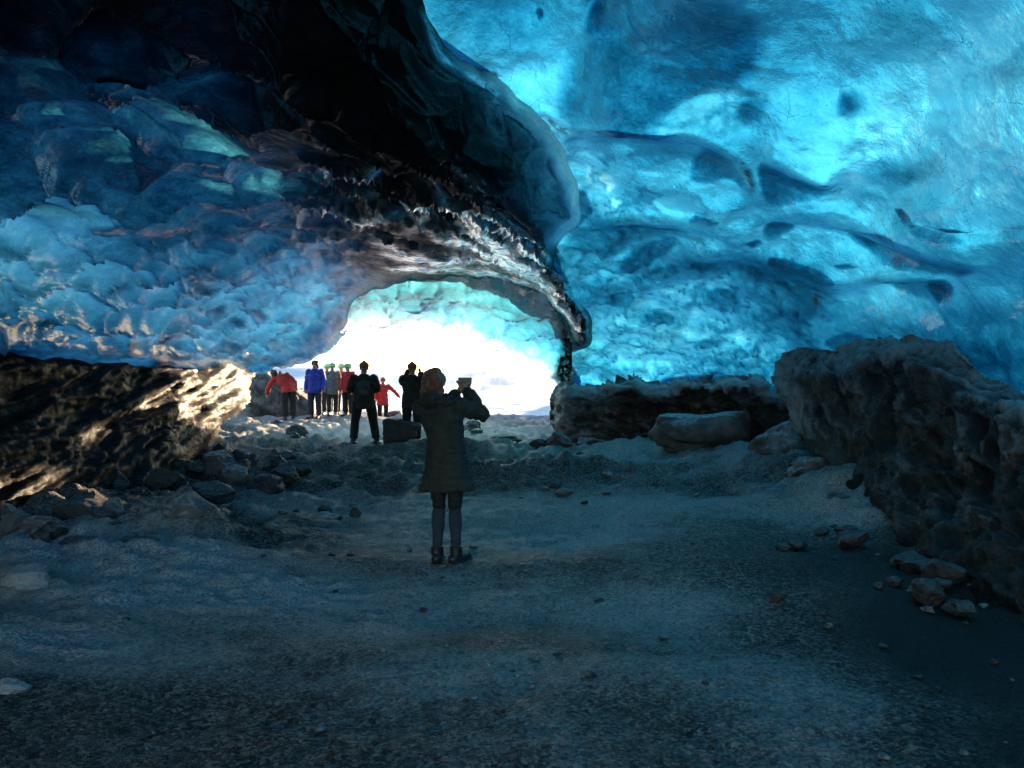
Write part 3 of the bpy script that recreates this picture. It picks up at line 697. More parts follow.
m_left = dirt_ice_material('black dirty ice', frost=(.12, .055, .018), dark=(.009, .0085, .008), sc=1.6, streak=(1, .35, 2.4), rot=(.35, 0, 0), bumpd=.05, spec=.12, lo=.80, hi=1.04)  # orange frost tone: gold of the sun glints put into the ice colour
bank('ice_bank_left', [(0, 350, 8.6), (0, 420, 8.4), (0, 480, 8.0), (0, 540, 7.6), (0, 620, 7.2), (100, 360, 11.2), (100, 430, 10.6), (100, 500, 9.6), (100, 560, 9.2), (200, 370, 14.5), (200, 420, 13.5), (200, 480, 12.4), (200, 520, 12),
      (245, 375, 16.5), (248, 420, 15.8), (250, 450, 15.5), (-100, 400, 7.2), (-100, 550, 6.6), (-300, 400, 6.4), ('d', -60, -5, 6.2), ('d', -60, -20, 5.4), ('d', -90, -5, 5.4), ('d', -90, -22, 4.9)],
     [(-900, 250), (0, 335), (120, 350), (220, 356), (246, 372), (240, 392), (226, 412), (212, 432), (186, 458), (160, 490), (110, 540), (0, 720), (-900, 1200)], m_left, 301,
     (-570, -240, -60, 230, -1900, -180, -200, 900), sc=(1.3, 1.3, 2.3), amp=.24, dirn=(.1, 1.6, .62), ridged=.85, rfrost=.40, back=.9, softpx=8,
     frostf=lambda U, V, sd: .05 * sstep(60, 0, np.abs(V - 40)) - .02)
m_right = dirt_ice_material('frosted muddy ice', frost=(.34, .34, .34), dark=(.011, .0095, .0085), sc=3.4, streak=(1.2, 1.2, .5), bumpd=.14, lo=.52, hi=.84)
bank('ice_bank_right', [(790, 350, 12.8), (800, 380, 12.2), (820, 450, 11.2), (850, 350, 10.8), (900, 345, 9.6), (900, 430, 9.0), (900, 500, 8.2), (960, 360, 8.4), (960, 480, 7.8), (1024, 400, 7.0), (1024, 480, 6.5), (1024, 560, 5.7), (1024, 640, 5.0), (900, 560, 7.2),
      (1150, 450, 5.8), (1150, 650, 5.2), ('d', 60, 0, 5.6), ('d', 60, -20, 4.9), ('d', 90, -5, 5.0), ('d', 90, -22, 4.6), ('d', 120, -5, 5.4)],
     [(784, 384), (792, 370), (812, 358), (840, 362), (872, 346), (905, 348), (945, 358), (975, 378), (1000, 400), (1040, 414), (1400, 430), (2400, 400), (2400, 1600), (1000, 640), (880, 520), (838, 490), (815, 452), (800, 410)], m_right, 401,
     (265, 560, -50, 250, 250, 2000, -120, 900), sc=(1.9, 1.5, 1.7), amp=.30, dirn=(.3, -.8, -.7), fine=.06, ridged=.6, back=.4, softpx=9,
     frostf=lambda U, V, sd: .22 * sstep(22, 2, sd) * (V < 60) - .03, lips=[([(800, 360), (830, 372), (842, 400), (850, 430)], .3, 25, 1), ([(875, 340), (905, 370), (935, 400), (960, 450), (980, 500)], .4, 35, -1)])
m_mid = dirt_ice_material('brown layered ice', frost=(.30, .30, .31), dark=(.022, .016, .012), sc=2.0, streak=(.7, .7, 2.4), bumpd=.10, lo=.46, hi=.80)
bank('ice_ledge', [(560, 385, 18), (560, 440, 17.5), (600, 380, 17.3), (600, 440, 17.6), (650, 380, 16.6), (650, 440, 17.6), (720, 376, 15.6), (720, 400, 16.4), (720, 450, 16.6), (780, 390, 14.4), (800, 410, 14.2), (800, 460, 14), (850, 400, 13.4), (850, 470, 13.2)],
     [(553, 402), (562, 391), (585, 393), (605, 387), (640, 384), (668, 390), (690, 388), (712, 383), (740, 385), (762, 382), (778, 392), (800, 390), (850, 400), (860, 480), (700, 480), (590, 460), (566, 436), (557, 415)], m_mid, 501,
     (30, 345, -12, 110), sc=(1.2, 1.2, 2.4), amp=.26, ridged=.5, back=.5, softpx=6,
     frostf=lambda U, V, sd: .30 * sstep(10, 1, sd) * (V < 20) + .20 * sstep(120, 40, U) * sstep(12, 30, V) - .05, lips=[([(640, 384), (700, 390), (770, 386), (820, 405)], .35, 12, -1)])
m_ice_foot = dirt_ice_material('frosted rubble', frost=(.22, .21, .20), dark=(.03, .026, .022), sc=3.0, bumpd=.12, lo=.40, hi=.70)
bank('ice_spur', [(240, 370, 24.8), (262, 372, 24.8), (250, 420, 24.8), (265, 415, 25), (285, 390, 25.2), (305, 400, 25.6), (300, 425, 25.4)],
     [(244, 388), (252, 378), (264, 372), (274, 375), (282, 382), (300, 392), (310, 402), (312, 430), (236, 440)], m_ice_foot, 601,
     (-285, -200, -22, 66), sc=(1.6, 1.6, 1.2), amp=.14, ridged=.5, back=1.0, softpx=5)

# ------------------------------------------------------------------ ROCKS
def rock_material(name, c1, c2, frost=0.25):
    t = NT(name); v = t.ocoord(); a = t.noise(v, 3.5, 6, .65); b = t.noise(v, 18, 5, .7)
    c_ = t.mixc(t.maprange(a, .35, .65), (*c1, 1), (*c2, 1))
    nz = t.n('SeparateXYZ'); t.set(nz, '0', t.n('NewGeometry').outputs['Normal'])
    top = t.math('MULTIPLY', t.maprange(nz.outputs[2], .35, .95), t.maprange(b, .35, .65))
    c_ = t.mixc(t.math('MULTIPLY', top, frost), c_, (.55, .57, .6, 1))
    p = t.n('BsdfPrincipled'); t.set(p, 'Base Color', c_); t.set(p, 'Roughness', t.maprange(b, .3, .7, .35, .7))
    t.set(p, 'Normal', t.bump(t.math('ADD', a, t.math('MULTIPLY', b, .35)), .08, .9))
    return t.done(p.outputs[0])
rm_dark = rock_material('wet basalt', (.025, .023, .022), (.06, .055, .05), .3)
rm_frost = rock_material('snow crusted rock', (.07, .065, .06), (.16, .155, .15), .8)
rm_mud = rock_material('muddy rock', (.022, .02, .019), (.05, .047, .044), .15)
rm_snow = rock_material('dirty snow lump', (.22, .23, .24), (.38, .4, .42), .6)

def rock(px, py, wpx, hpx, label, mat, name='rock', z=.15, depth=.8, seed=1, boxy=0.0, group=None, cat='rock', Y=None, sub=5):
    """centre px, bottom py, size in photo pixels"""
    if Y is None: x, y = gpt(px, py, z)
    else: x, y = (px - CX) / F * Y, Y
    w = wpx / F * y / 2; h = hpx / F * y; dd = w * depth
    y += dd * .7; x *= 1
    bm = bmesh.new(); bmesh.ops.create_icosphere(bm, subdivisions=sub, radius=1)
    v = np.array([q.co[:] for q in bm.verts]); rs = np.random.RandomState(seed)
    if boxy: 
        s = np.max(np.abs(v), axis=1, keepdims=True); v = v * (1 - boxy) + v / s * boxy * .88
    for k in range(18):
        n = rs.normal(size=3); n /= np.linalg.norm(n); c = rs.uniform(.5, .88)
        dd_ = v @ n; m = dd_ > c
        v[m] -= np.outer((dd_[m] - c) * .9, n)
    nn = v / np.linalg.norm(v, axis=1, keepdims=True)
    v = v + nn * (.24 * fbm(v * 1.5 + seed * 5, 4, seed) + .05 * fbm(v * 6 + seed, 3, seed + 3))[:, None]
    v = v * np.array([w, dd, h * .62]); 
    a = rs.uniform(-.3, .3); ca, sa = math.cos(a), math.sin(a)
    v[:, :2] = v[:, :2] @ np.array([[ca, sa], [-sa, ca]])
    for q, c in zip(bm.verts, v): q.co = c
    me = bpy.data.meshes.new(name); bm.to_mesh(me); bm.free(); me.polygons.foreach_set('use_smooth', [True] * len(me.polygons)); me.materials.append(mat)
    o = bpy.data.objects.new(name, me); col.objects.link(o)
    gz = float(ground_h(np.array([x]), np.array([y]))[0])
    top_z = CAM[2] - (py - hpx - HY) / F * y
    o.location = (x, y, max(min(top_z - h * .62, gz + h * .45), gz - h * .2))
    return tag(o, label, cat, group)
G = 'rocks along the cave floor'
rock(180, 533, 62, 34, 'brown frosted boulder alone on the floor left of the photographer', rm_frost, 'boulder', .12, .8, 3)
rock(402, 447, 48, 32, 'flat topped block of rock right of the man in black', rm_dark, 'boulder', .2, .8, 5, .75)
rock(394, 419, 22, 9, 'small flat grey stone behind the flat topped block', rm_dark, 'stone', .3, .8, 6, .7)
rock(213, 474, 46, 30, 'grey frosted rock in the heap by the left bank, tallest of the heap', rm_frost, 'boulder', .2, .8, 7)
rock(262, 482, 44, 25, 'black rounded rock at the right end of the heap by the left bank', rm_dark, 'boulder', .2, .8, 8)
rock(208, 500, 54, 24, 'low black rock at the front of the heap by the left bank', rm_dark, 'rock', .2, .8, 9)
rock(168, 482, 36, 20, 'low dark rock at the left end of the heap by the left bank', rm_dark, 'rock', .25, .8, 10)
rock(238, 462, 26, 18, 'small dark rock at the back of the heap by the left bank', rm_dark, 'rock', .25, .8, 12)
rock(10, 530, 34, 34, 'pale upright stone at the foot of the left bank by the picture edge', rm_frost, 'stone', .25, .7, 13)
rock(12, 588, 68, 22, 'lumpy dirty snow clod on the floor at the left picture edge', rm_snow, 'snow_lump', .15, .7, 14, cat='snow lump')
rock(4, 692, 40, 14, 'small pale ice lump at the lower left picture edge', rm_snow, 'snow_lump', .05, .7, 15, cat='snow lump')
rock(472, 435, 22, 17, 'dark angular rock just right of the photographer', rm_dark, 'rock', .2, .8, 17)
rock(560, 449, 34, 22, 'frosted rock in front of the bright snow by the ledge', rm_frost, 'rock', .15, .8, 18)
rock(540, 449, 24, 12, 'small dark rock left of the frosted rock by the ledge', rm_dark, 'rock', .15, .8, 19)
rock(592, 447, 36, 12, 'low snowy mound of rock right of the frosted rock by the ledge', rm_frost, 'rock', .15, .8, 20)
rock(505, 446, 40, 12, 'low flat rock between the photographer and the bright snow', rm_dark, 'rock', .15, .8, 23)
rock(708, 450, 132, 46, 'long snow crusted rock under the brown ledge', rm_frost, 'boulder', .15, .4, 21, .3, Y=15.0)
rock(786, 464, 92, 50, 'rough snow crusted rock right of the long one under the ledge', rm_frost, 'boulder', .15, .6, 22, Y=12.9)
rock(822, 486, 70, 30, 'low pale rubble lump at the foot of the right bank', rm_frost, 'rock', .15, .7, 24)
rock(355, 510, 16, 9, 'small black stone on the floor, right one of two', rm_dark, 'stone', .05, .8, 25)
rock(322, 506, 34, 7, 'thin flat slab of ice on the floor left of the small black stone', rm_snow, 'ice_slab', .05, .6, 26, cat='ice slab')
rock(340, 513, 8, 5, 'tiny black stone on the floor between slab and black stone', rm_dark, 'stone', .05, .8, 27)
rock(265, 384, 12, 40, 'tall splinter of pale ice behind the man in red', rm_snow, 'ice_block', .4, .8, 28, Y=23.5, cat='ice block') if False else None
rock(128, 548, 46, 15, 'low dark rock on the floor left of the brown boulder', rm_dark, 'rock', .15, .8, 29)
rock(70, 552, 60, 16, 'flat dark rock near the snow clod on the left', rm_dark, 'rock', .15, .8, 30)
rock(930, 606, 16, 7, 'small round stone on the dark floor at the right', rm_frost, 'stone', .1, .8, 31)
rock(420, 452, 60, 10, 'low rough rubble in front of the flat topped block', rm_frost, 'rock', .15, .8, 33)
rs = np.random.RandomState(11)
for k in range(44):
    px = rs.uniform(20, 305); py = 548 - (px - 20) * .33 + rs.uniform(-34, 16)
    s_ = rs.uniform(14, 36) * (1.15 - px / 600)
    rock(px, py, s_ * 1.3, s_ * .8, 'dark icy rock lying loose in the rubble at the foot of the left bank', [rm_dark, rm_dark, rm_frost][rs.randint(3)], 'rubble_rock', .18, .8, 150 + k, group='loose rocks in the rubble along the left bank')
for k in range(13):
    t_ = rs.uniform(0, 1); px = 800 + t_ * 220 + rs.uniform(-60, 25); py = 474 + t_ * 120 + rs.uniform(-20, 46)
    s_ = rs.uniform(12, 30) * (.7 + t_ * .7)
    rock(px, py, s_ * 1.5, s_ * .7, 'snow dusted rock lying loose in the rubble at the foot of the right bank', [rm_dark, rm_mud, rm_mud][rs.randint(3)], 'rubble_rock', .12, .8, 250 + k, group='loose rocks in the rubble along the right bank')
rs = np.random.RandomState(21)
for k in range(110):
    py = 480 + 280 * rs.uniform(0, 1) ** .8; px = rs.uniform(0, 1024)
    s_ = rs.uniform(2.5, 7) * (1 + (py - 480) / 400)
    rock(px, py, s_ * 1.4, s_ * .6, 'small loose stone lying on the gravelly cave floor', [rm_dark, rm_mud, rm_frost][rs.randint(3)], 'pebble', .05, .8, 400 + k, group='small loose stones scattered on the cave floor', cat='stone', sub=3)
rs = np.random.RandomState(5)
for k in range(46):
    zone = k % 3
    if zone == 0: px, py = rs.uniform(20, 300), rs.uniform(480, 560)
    elif zone == 1: px, py = rs.uniform(280, 620), rs.uniform(440, 500)
    else: px, py = rs.uniform(760, 980), rs.uniform(480, 620)
    s = rs.uniform(5, 13)
    rock(px, py, s * 1.5, s * .7, 'small loose stone lying on the gravelly cave floor', [rm_dark, rm_frost][rs.randint(2)], 'pebble', .1, .8, 50 + k, group='small loose stones scattered on the cave floor', cat='stone')

# ------------------------------------------------------------------ PEOPLE
def simple_mat(name, c, rough=.8, bump=.01, scale=60, sheen=0.0, var=.25, trans=None):
    t = NT(name); v = t.ocoord(); a = t.noise(v, scale, 4, .6); b = t.noise(v, 9., 4, .6)
    c_ = t.mixc(t.maprange(b, .3, .7), tuple(x * (1 - var) for x in c) + (1,), tuple(min(1, x * (1 + var)) for x in c) + (1,))
    p = t.n('BsdfPrincipled'); t.set(p, 'Base Color', c_); t.set(p, 'Roughness', rough); t.set(p, 'Sheen Weight', sheen)
    t.set(p, 'Normal', t.bump(t.math('ADD', t.math('MULTIPLY', a, .3), b), bump, .7))
    return t.done(p.outputs[0])
skin = simple_mat('skin', (.42, .25, .18), .55)
M = dict(olive=simple_mat('olive parka cloth', (.030, .034, .026), .85, .012), navy=simple_mat('dark legging cloth', (.012, .013, .018), .8), denim=simple_mat('grey wool sock', (.030, .045, .06), .95),
         boot=simple_mat('black boot leather', (.02, .02, .022), .4), flare_tint=simple_mat('copper hair', (.16, .05, .018), .5, .02, 90, .4), fur=simple_mat('fur hood trim', (.30, .17, .09), .9, .03, 120, .5), dark=simple_mat('black cloth', (.016, .014, .013), .85),  # orange hair tone: lens flare glow on the head put into the colour
         brown=simple_mat('dark brown jacket cloth', (.045, .026, .018), .85), blue=simple_mat('blue jacket cloth', (.015, .045, .42), .6), red=simple_mat('red jacket cloth', (.55, .03, .02), .6), grey=simple_mat('grey jacket cloth', (.20, .20, .19), .8),
         green=simple_mat('pale green helmet shell', (.45, .75, .30), .35), charc=simple_mat('charcoal trousers cloth', (.025, .028, .035), .85), flare_rust=simple_mat('rust cap cloth', (.36, .12, .045), .9), hair=simple_mat('dark brown hair', (.05, .03, .02), .6))  # orange cap tone: flare glow around the heads painted in

class Blob:
    def __init__(s): s.bm = bmesh.new()
    def ell(s, c, r, rot=None):
        g = bmesh.ops.create_icosphere(s.bm, subdivisions=3, radius=1)
        m = Matrix.Translation(Vector(c)) @ (rot if rot else Matrix()) @ Matrix.Diagonal((*r, 1))
        bmesh.ops.transform(s.bm, matrix=m, verts=g['verts'])
    def tube(s, pts, rad, flat=None, cap=True, n=18):
        """closed loft through pts; rad entries r or (rx, ry); ellipse axes follow world X when the tube is upright"""
        pts = [Vector(p) for p in pts]; rings = []
        for k, p in enumerate(pts):
            d = (pts[min(k + 1, len(pts) - 1)] - pts[max(k - 1, 0)]).normalized()
            ax = Vector((1, 0, 0)) if abs(d.x) < .85 else Vector((0, 1, 0))
            e2 = d.cross(ax).normalized(); e1 = e2.cross(d).normalized()
            r = rad[k] if isinstance(rad[k], tuple) else (rad[k], rad[k])
            rings.append([s.bm.verts.new(p + e1 * r[0] * math.cos(2 * math.pi * j / n) + e2 * r[1] * math.sin(2 * math.pi * j / n)) for j in range(n)])
        for a, b in zip(rings, rings[1:]):
            for j in range(n): s.bm.faces.new((a[j], a[(j + 1) % n], b[(j + 1) % n], b[j]))
        s.bm.faces.new(rings[0][::-1]); s.bm.faces.new(rings[-1])
        if cap:
            for q, r in ((pts[0], rad[0]), (pts[-1], rad[-1])):
                r = r if isinstance(r, tuple) else (r, r)
                if abs(r[0] - r[1]) < .02: s.ell(q, (r[0] * .98,) * 3)
    def build(s, name, mat, parent, voxel, smooth=4, wrinkle=0.0, seed=0):
        bmesh.ops.recalc_face_normals(s.bm, faces=s.bm.faces)
        me = bpy.data.meshes.new(name); s.bm.to_mesh(me); s.bm.free()
        o = bpy.data.objects.new(name, me); col.objects.link(o)
        md = o.modifiers.new('r', 'REMESH'); md.mode = 'VOXEL'; md.voxel_size = voxel; md.use_smooth_shade = True
        sm = o.modifiers.new('s', 'SMOOTH'); sm.iterations = smooth; sm.factor = .5
        dg = bpy.context.evaluated_depsgraph_get(); me2 = bpy.data.meshes.new_from_object(o.evaluated_get(dg)); o.modifiers.clear(); o.data = me2; bpy.data.meshes.remove(me)
        me2.name = name
        if wrinkle:
            n = len(me2.vertices); v = np.empty(n * 3, np.float32); me2.vertices.foreach_get('co', v); v = v.reshape(-1, 3).astype(float)
            nn = np.empty(n * 3, np.float32); me2.vertices.foreach_get('normal', nn); nn = nn.reshape(-1, 3)
            q = v * np.array([9, 9, 16]); q = q + .6 * np.stack([fbm(q * .4, 2, seed), fbm(q * .4, 2, seed + 1), fbm(q * .4, 2, seed + 2)], 1)
            v = v + nn * ((1 - np.abs(fbm(q, 3, seed + 3)) * 2.2) * wrinkle)[:, None]
            me2.vertices.foreach_set('co', v.astype(np.float32).ravel()); me2.update()
        me2.materials.clear(); me2.materials.append(mat); me2.polygons.foreach_set('use_smooth', [True] * len(me2.polygons))
        o.parent = parent; return o

def V3(*a): return Vector(a)
def person(label, loc, rz, H=1.72, pose=None, jacket='dark', jlen=.80, trousers='dark', head='hair', voxel=.013, boots='boot', socks=None, group=None, wscale=1.0, hood=False, legw=1.0, slim=1.0, flare=0.0):
    """Local frame: facing +Y, up +Z, standing 1.72 m, scaled to H"""
    s = H / 1.72
    J = dict(hipL=V3(-.10, 0, .92), kneeL=V3(-.11, .02, .50), ankL=V3(-.11, -.02, .09), hipR=V3(.10, 0, .92), kneeR=V3(.11, .02, .50), ankR=V3(.11, -.02, .09),
             pelvis=V3(0, 0, .97), waist=V3(0, 0, 1.10), chest=V3(0, .0, 1.30), neck=V3(0, -.005, 1.46), head=V3(0, .02, 1.61),
             shL=V3(-.19, 0, 1.41), elL=V3(-.24, -.03, 1.13), wrL=V3(-.24, .06, .88), shR=V3(.19, 0, 1.41), elR=V3(.24, -.03, 1.13), wrR=V3(.24, .06, .88), toeL=V3(-.13, .18, .04), toeR=V3(.13, .18, .04))
    if pose: J.update({k: V3(*v) for k, v in pose.items()})
    root = empty('person', loc, rz); root.scale = (s * wscale, s * wscale, s)
    tag(root, label, 'person', group)
    def mid(a, b, t=.5): return J[a].lerp(J[b], t)
    def hand(b, side):
        w_, e_ = J['wr' + side], J['el' + side]; d = (w_ - e_).normalized(); sg = -1 if side == 'L' else 1
        ax = Vector((1, 0, 0)) if abs(d.x) < .8 else Vector((0, 0, 1))
        sid = d.cross(ax).normalized(); flatn = sid.cross(d).normalized()
        pc = w_ + d * .055
        b.tube([w_, w_ + d * .03, w_ + d * .09], [(.022, .03), (.020, .038), (.017, .04)], cap=False, n=12)
        b.ell(pc, (.034, .034, .034))
        for k, (o_, ln) in enumerate(((-.030, .066), (-.010, .078), (.010, .073), (.029, .056))):
            p0 = w_ + d * .085 + sid * o_; p1 = p0 + d * ln * .5 + flatn * .010 * -sg; p2 = p1 + d * ln * .38 + flatn * .028 * -sg
            b.tube([p0 - d * .02, p0, p1, p2], [.0095, .0095, .009, .0075], n=8)
        p0 = w_ + d * .03 + sid * .03; p1 = p0 + sid * .028 + d * .025; p2 = p1 + d * .032 - flatn * .012 * sg
        b.tube([p0, p1, p2], [.012, .0105, .0085], n=8)
    b = Blob()
    b.tube([J['pelvis'] - V3(0, 0, .06), J['pelvis'], J['waist'], J['chest'], mid('chest', 'neck', .6), J['neck']], [(.14, .10), (.155, .115), (.13, .10), (.16, .115), (.14, .09), (.06, .06)], cap=False)
    b.tube([J['neck'] - V3(0, 0, .04), J['head'] - V3(0, 0, .04)], [.058, .054])
    hd = J['head']; b.ell(hd + V3(0, -.012, .025), (.076, .094, .095)); b.ell(hd + V3(0, .02, -.045), (.056, .068, .062)); b.ell(hd + V3(0, .095, -.012), (.012, .022, .022)); b.ell(hd + V3(0, .078, -.055), (.024, .014, .010))
    for sg in (-1, 1):
        b.ell(hd + V3(.076 * sg, -.01, -.005), (.010, .022, .032)); b.ell(hd + V3(.03 * sg, .078, .018), (.014, .01, .008))
    for S in 'LR':
        b.tube([J['hip' + S], mid('hip' + S, 'knee' + S), J['knee' + S], mid('knee' + S, 'ank' + S, .35), J['ank' + S]], [.088 * legw, .072 * legw, .049 * legw, .048 * legw, .033 * legw])
        b.tube([J['ank' + S], mid('ank' + S, 'toe' + S), J['toe' + S]], [.04, .038, .03])
        b.tube([J['sh' + S], mid('sh' + S, 'el' + S), J['el' + S], mid('el' + S, 'wr' + S, .4), J['wr' + S]], [.052, .044, .037, .036, .024])
        hand(b, S)
    b.build('body', skin, root, voxel * .62, 3)
    # trousers
    t = Blob()
    t.tube([J['pelvis'] - V3(0, 0, .10), J['pelvis'] + V3(0, 0, .06)], [(.16, .12), (.165, .12)], cap=False)
    for S in 'LR':
        lo = mid('knee' + S, 'ank' + S, .88) if not socks else J['knee' + S] * .96 + J['ank' + S] * .04
        t.tube([J['hip' + S], mid('hip' + S, 'knee' + S), J['knee' + S], lo], [.105, .095, .080, .074] if not socks else [.096 * legw, .082 * legw, .060 * legw, .056 * legw], cap=False)
    t.build('trousers', M[trousers], root, voxel, 3, .008, 3)
    if socks:
        for S in 'LR':
            q = Blob(); q.tube([J['knee' + S] + V3(0, 0, -.015), mid('knee' + S, 'ank' + S, .3), mid('knee' + S, 'ank' + S, .7), J['ank' + S]], [.057 * legw, .064 * legw, .048 * legw, .044 * legw], cap=False); q.build('sock', M[socks], root, voxel * .8, 2, .004, 4)
    for S in 'LR':
        q = Blob(); a, tt = J['ank' + S], J['toe' + S]; back = (a - tt); back.z = 0; back.normalize()
        q.tube([a + V3(0, 0, .06 if socks else .13), a + V3(0, 0, .04), a + V3(0, 0, -.02)], [(.060, .062), (.056, .060), (.054, .06)], cap=False)
        q.tube([a + back * .05 + V3(0, 0, -.045), a.lerp(tt, .5) + V3(0, 0, -.03), tt + V3(0, 0, -.002) - back * .0], [(.046, .045), (.052, .048), (.042, .032)], cap=True)
        q.tube([a + back * .06 + V3(0, 0, -.08), tt + V3(0, 0, -.03) - back * .03], [(.05, .014), (.055, .014)], cap=False)
        q.build('boot', M[boots], root, voxel * .7, 2)
    # jacket: body, hem and sleeves are one garment
    c = Blob(); hem = J['pelvis'].copy(); hem.z = jlen; 
    fl_ = .20 if jlen > .7 else .225
    fl_ = fl_ + flare; c.tube([hem, hem.lerp(J['waist'], .4), J['waist'], J['chest'], mid('chest', 'neck', .55), J['neck'] + V3(0, 0, .015)], [(fl_, .165), (.195 * (1 + slim) / 2, .16), (.178 * slim, .145 * slim), (.197 * (1 + slim) / 2, .15), (.155, .115), (.075, .075)], cap=False, n=28)
    for S in 'LR':
        c.tube([J['sh' + S] * .93 + J['chest'] * .07, mid('sh' + S, 'el' + S), J['el' + S], mid('el' + S, 'wr' + S, .5), mid('el' + S, 'wr' + S, .93)], [.078, .070, .062, .056, .050])
    if hood:
        c.tube([J['neck'] + V3(-.11, -.02, -.03), J['neck'] + V3(-.08, -.10, .0), J['neck'] + V3(0, -.13, .01), J['neck'] + V3(.08, -.10, .0), J['neck'] + V3(.11, -.02, -.03)], [.045, .062, .07, .062, .045])
    c.build('jacket' if jlen > .7 else 'coat', M[jacket], root, voxel, 3, .016, 9)
    # head wear
    q = Blob()
    if head == 'green':
        q.ell(hd + V3(0, -.005, .055), (.125, .145, .095)); q.tube([hd + V3(0, .02, .025), hd + V3(0, .02, .045)], [(.135, .165), (.13, .155)], cap=False)
        q.build('helmet', M['green'], root, voxel * .8, 2)
    elif head in ('flare_rust', 'dark'):
        q.ell(hd + V3(0, -.012, .055), (.096, .112, .088)); q.ell(hd + V3(0, -.012, .145), (.03, .03, .025)) if head == 'flare_rust' else None
        q.build('hat', M[head], root, voxel * .8, 2)
    else:
        q.ell(hd + V3(0, -.030, .035), (.098, .104, .100)); q.ell(hd + V3(0, -.07, -.04), (.082, .055, .085))
        if head == 'flare_tint':
            q.ell(hd + V3(0, -.085, .0), (.092, .06, .10)); q.ell(hd + V3(-.05, -.07, -.08), (.055, .05, .07)); q.ell(hd + V3(.04, -.07, -.09), (.06, .05, .07))
        q.build('hair', M[head], root, voxel * .7, 2, .014, 6)
    return root

def stand(px, Y, dy=0):
    x = (px - CX) / F * Y
    return (x, Y, float(ground_h(np.array([x]), np.array([Y]))[0]) - .01 + dy)

woman = person('woman with flare-tinted hair in long olive parka raising a phone to the cave mouth', stand(447, 6.95), R_(-10), 1.70,
    pose=dict(hipL=(-.085, 0, .92), hipR=(.085, 0, .92), kneeL=(-.075, 0, .50), kneeR=(.07, .01, .50), ankL=(-.085, -.02, .09), ankR=(.085, .0, .09), toeL=(-.11, .17, .04), toeR=(.15, .16, .04),
              chest=(-.045, 0, 1.30), waist=(-.015, 0, 1.10), shL=(-.245, .0, 1.39), elL=(-.20, .25, 1.28), wrL=(.0, .36, 1.50), shR=(.125, 0, 1.40), elR=(.285, .17, 1.31), wrR=(.115, .31, 1.52), head=(-.125, .045, 1.60), neck=(-.075, .0, 1.45)),
    jacket='olive', jlen=.655, trousers='navy', head='flare_tint', voxel=.008, socks='denim', hood=True, legw=.92, slim=.88, flare=.03)
tr = Blob()
def place_phone():
    rz = R_(-10); m = Matrix.Rotation(rz, 4, 'Z')
    base = Vector(woman.location); c = m @ Vector((.07, .385, 1.60))
    e = empty('phone', base + c, rz + R_(4))
    tag(e, 'black phone held up in landscape by the woman in the olive parka', 'phone')
    def box(name, sx, sy, sz, off, mat, bev=.004):
        bm = bmesh.new(); bmesh.ops.create_cube(bm, size=1); bmesh.ops.scale(bm, vec=(sx, sy, sz), verts=bm.verts); bmesh.ops.bevel(bm, geom=bm.edges[:], offset=bev, segments=3, affect='EDGES')
        bmesh.ops.translate(bm, vec=off, verts=bm.verts); me = bpy.data.meshes.new(name); bm.to_mesh(me); bm.free(); me.materials.append(mat); o = bpy.data.objects.new(name, me); col.objects.link(o); o.parent = e
    box('phone_body', .128, .009, .064, (0, 0, 0), M['dark'])
    box('screen', .117, .0014, .057, (0, -.0053, 0), simple_mat('phone glass', (.03, .04, .05), .3, 0, var=.05), .0004)
    box('camera_bump', .02, .003, .02, (-.05, .006, .02), M['boot'], .001)
place_phone()
tr.bm.free()

man = person('man in dark brown jacket and black trousers standing with legs apart, back to the camera', stand(364, 17.2), R_(8), 1.78,
    pose=dict(kneeL=(-.16, .0, .50), ankL=(-.19, -.05, .09), toeL=(-.24, .13, .04), kneeR=(.17, .05, .50), ankR=(.23, .03, .09), toeR=(.30, .2, .04), hipL=(-.11, 0, .92), hipR=(.11, 0, .92), elL=(-.26, -.03, 1.16), wrL=(-.14, .2, 1.12), elR=(.26, -.03, 1.16), wrR=(.14, .2, 1.12)),
    jacket='brown', jlen=.76, trousers='dark', head='flare_rust', voxel=.012, wscale=1.12)
def bag():
    q = Blob(); q.tube([V3(0, -.21, 1.08), V3(0, -.23, 1.18), V3(0, -.23, 1.30), V3(0, -.20, 1.38)], [(.11, .06), (.14, .08), (.14, .08), (.10, .05)], cap=False, n=20)
    e = empty('backpack', man.location, R_(8)); tag(e, 'small dark backpack on the back of the man in the brown jacket', 'backpack')
    q.build('bag_body', simple_mat('worn grey pack cloth', (.05, .045, .04), .8), e, .012, 3, .006, 2)
    q = Blob()
    for sx in (-.09, .09): q.tube([V3(sx, -.17, 1.40), V3(sx, -.06, 1.485), V3(sx, .08, 1.43), V3(sx, .18, 1.30)], [(.022, .012)] * 4, cap=False, n=8)
    q.build('strap', M['dark'], e, .010, 1)
    q = Blob(); q.tube([V3(0, -.31, 1.10), V3(0, -.32, 1.2)], [(.09, .03), (.085, .028)], cap=False); q.build('pocket', simple_mat('pack pocket cloth', (.09, .08, .075), .8), e, .012, 2)
bag()
person('man in a bright blue jacket and charcoal trousers standing upright at the cave mouth', stand(315, 24.4), R_(170), 1.80, jacket='blue', jlen=.78, trousers='charc', head='hair', voxel=.014, wscale=1.08)
person('person in grey jacket with pale green helmet between the blue and the red jackets', stand(332.5, 25.2), R_(-165), 1.66, jacket='grey', jlen=.70 + .001, trousers='charc', head='green', voxel=.014)
person('person in dark jacket with green helmet, mostly hidden behind the grey jacket', stand(327.5, 26.4), R_(185), 1.68, jacket='charc', jlen=.78, trousers='charc', head='green', voxel=.014)
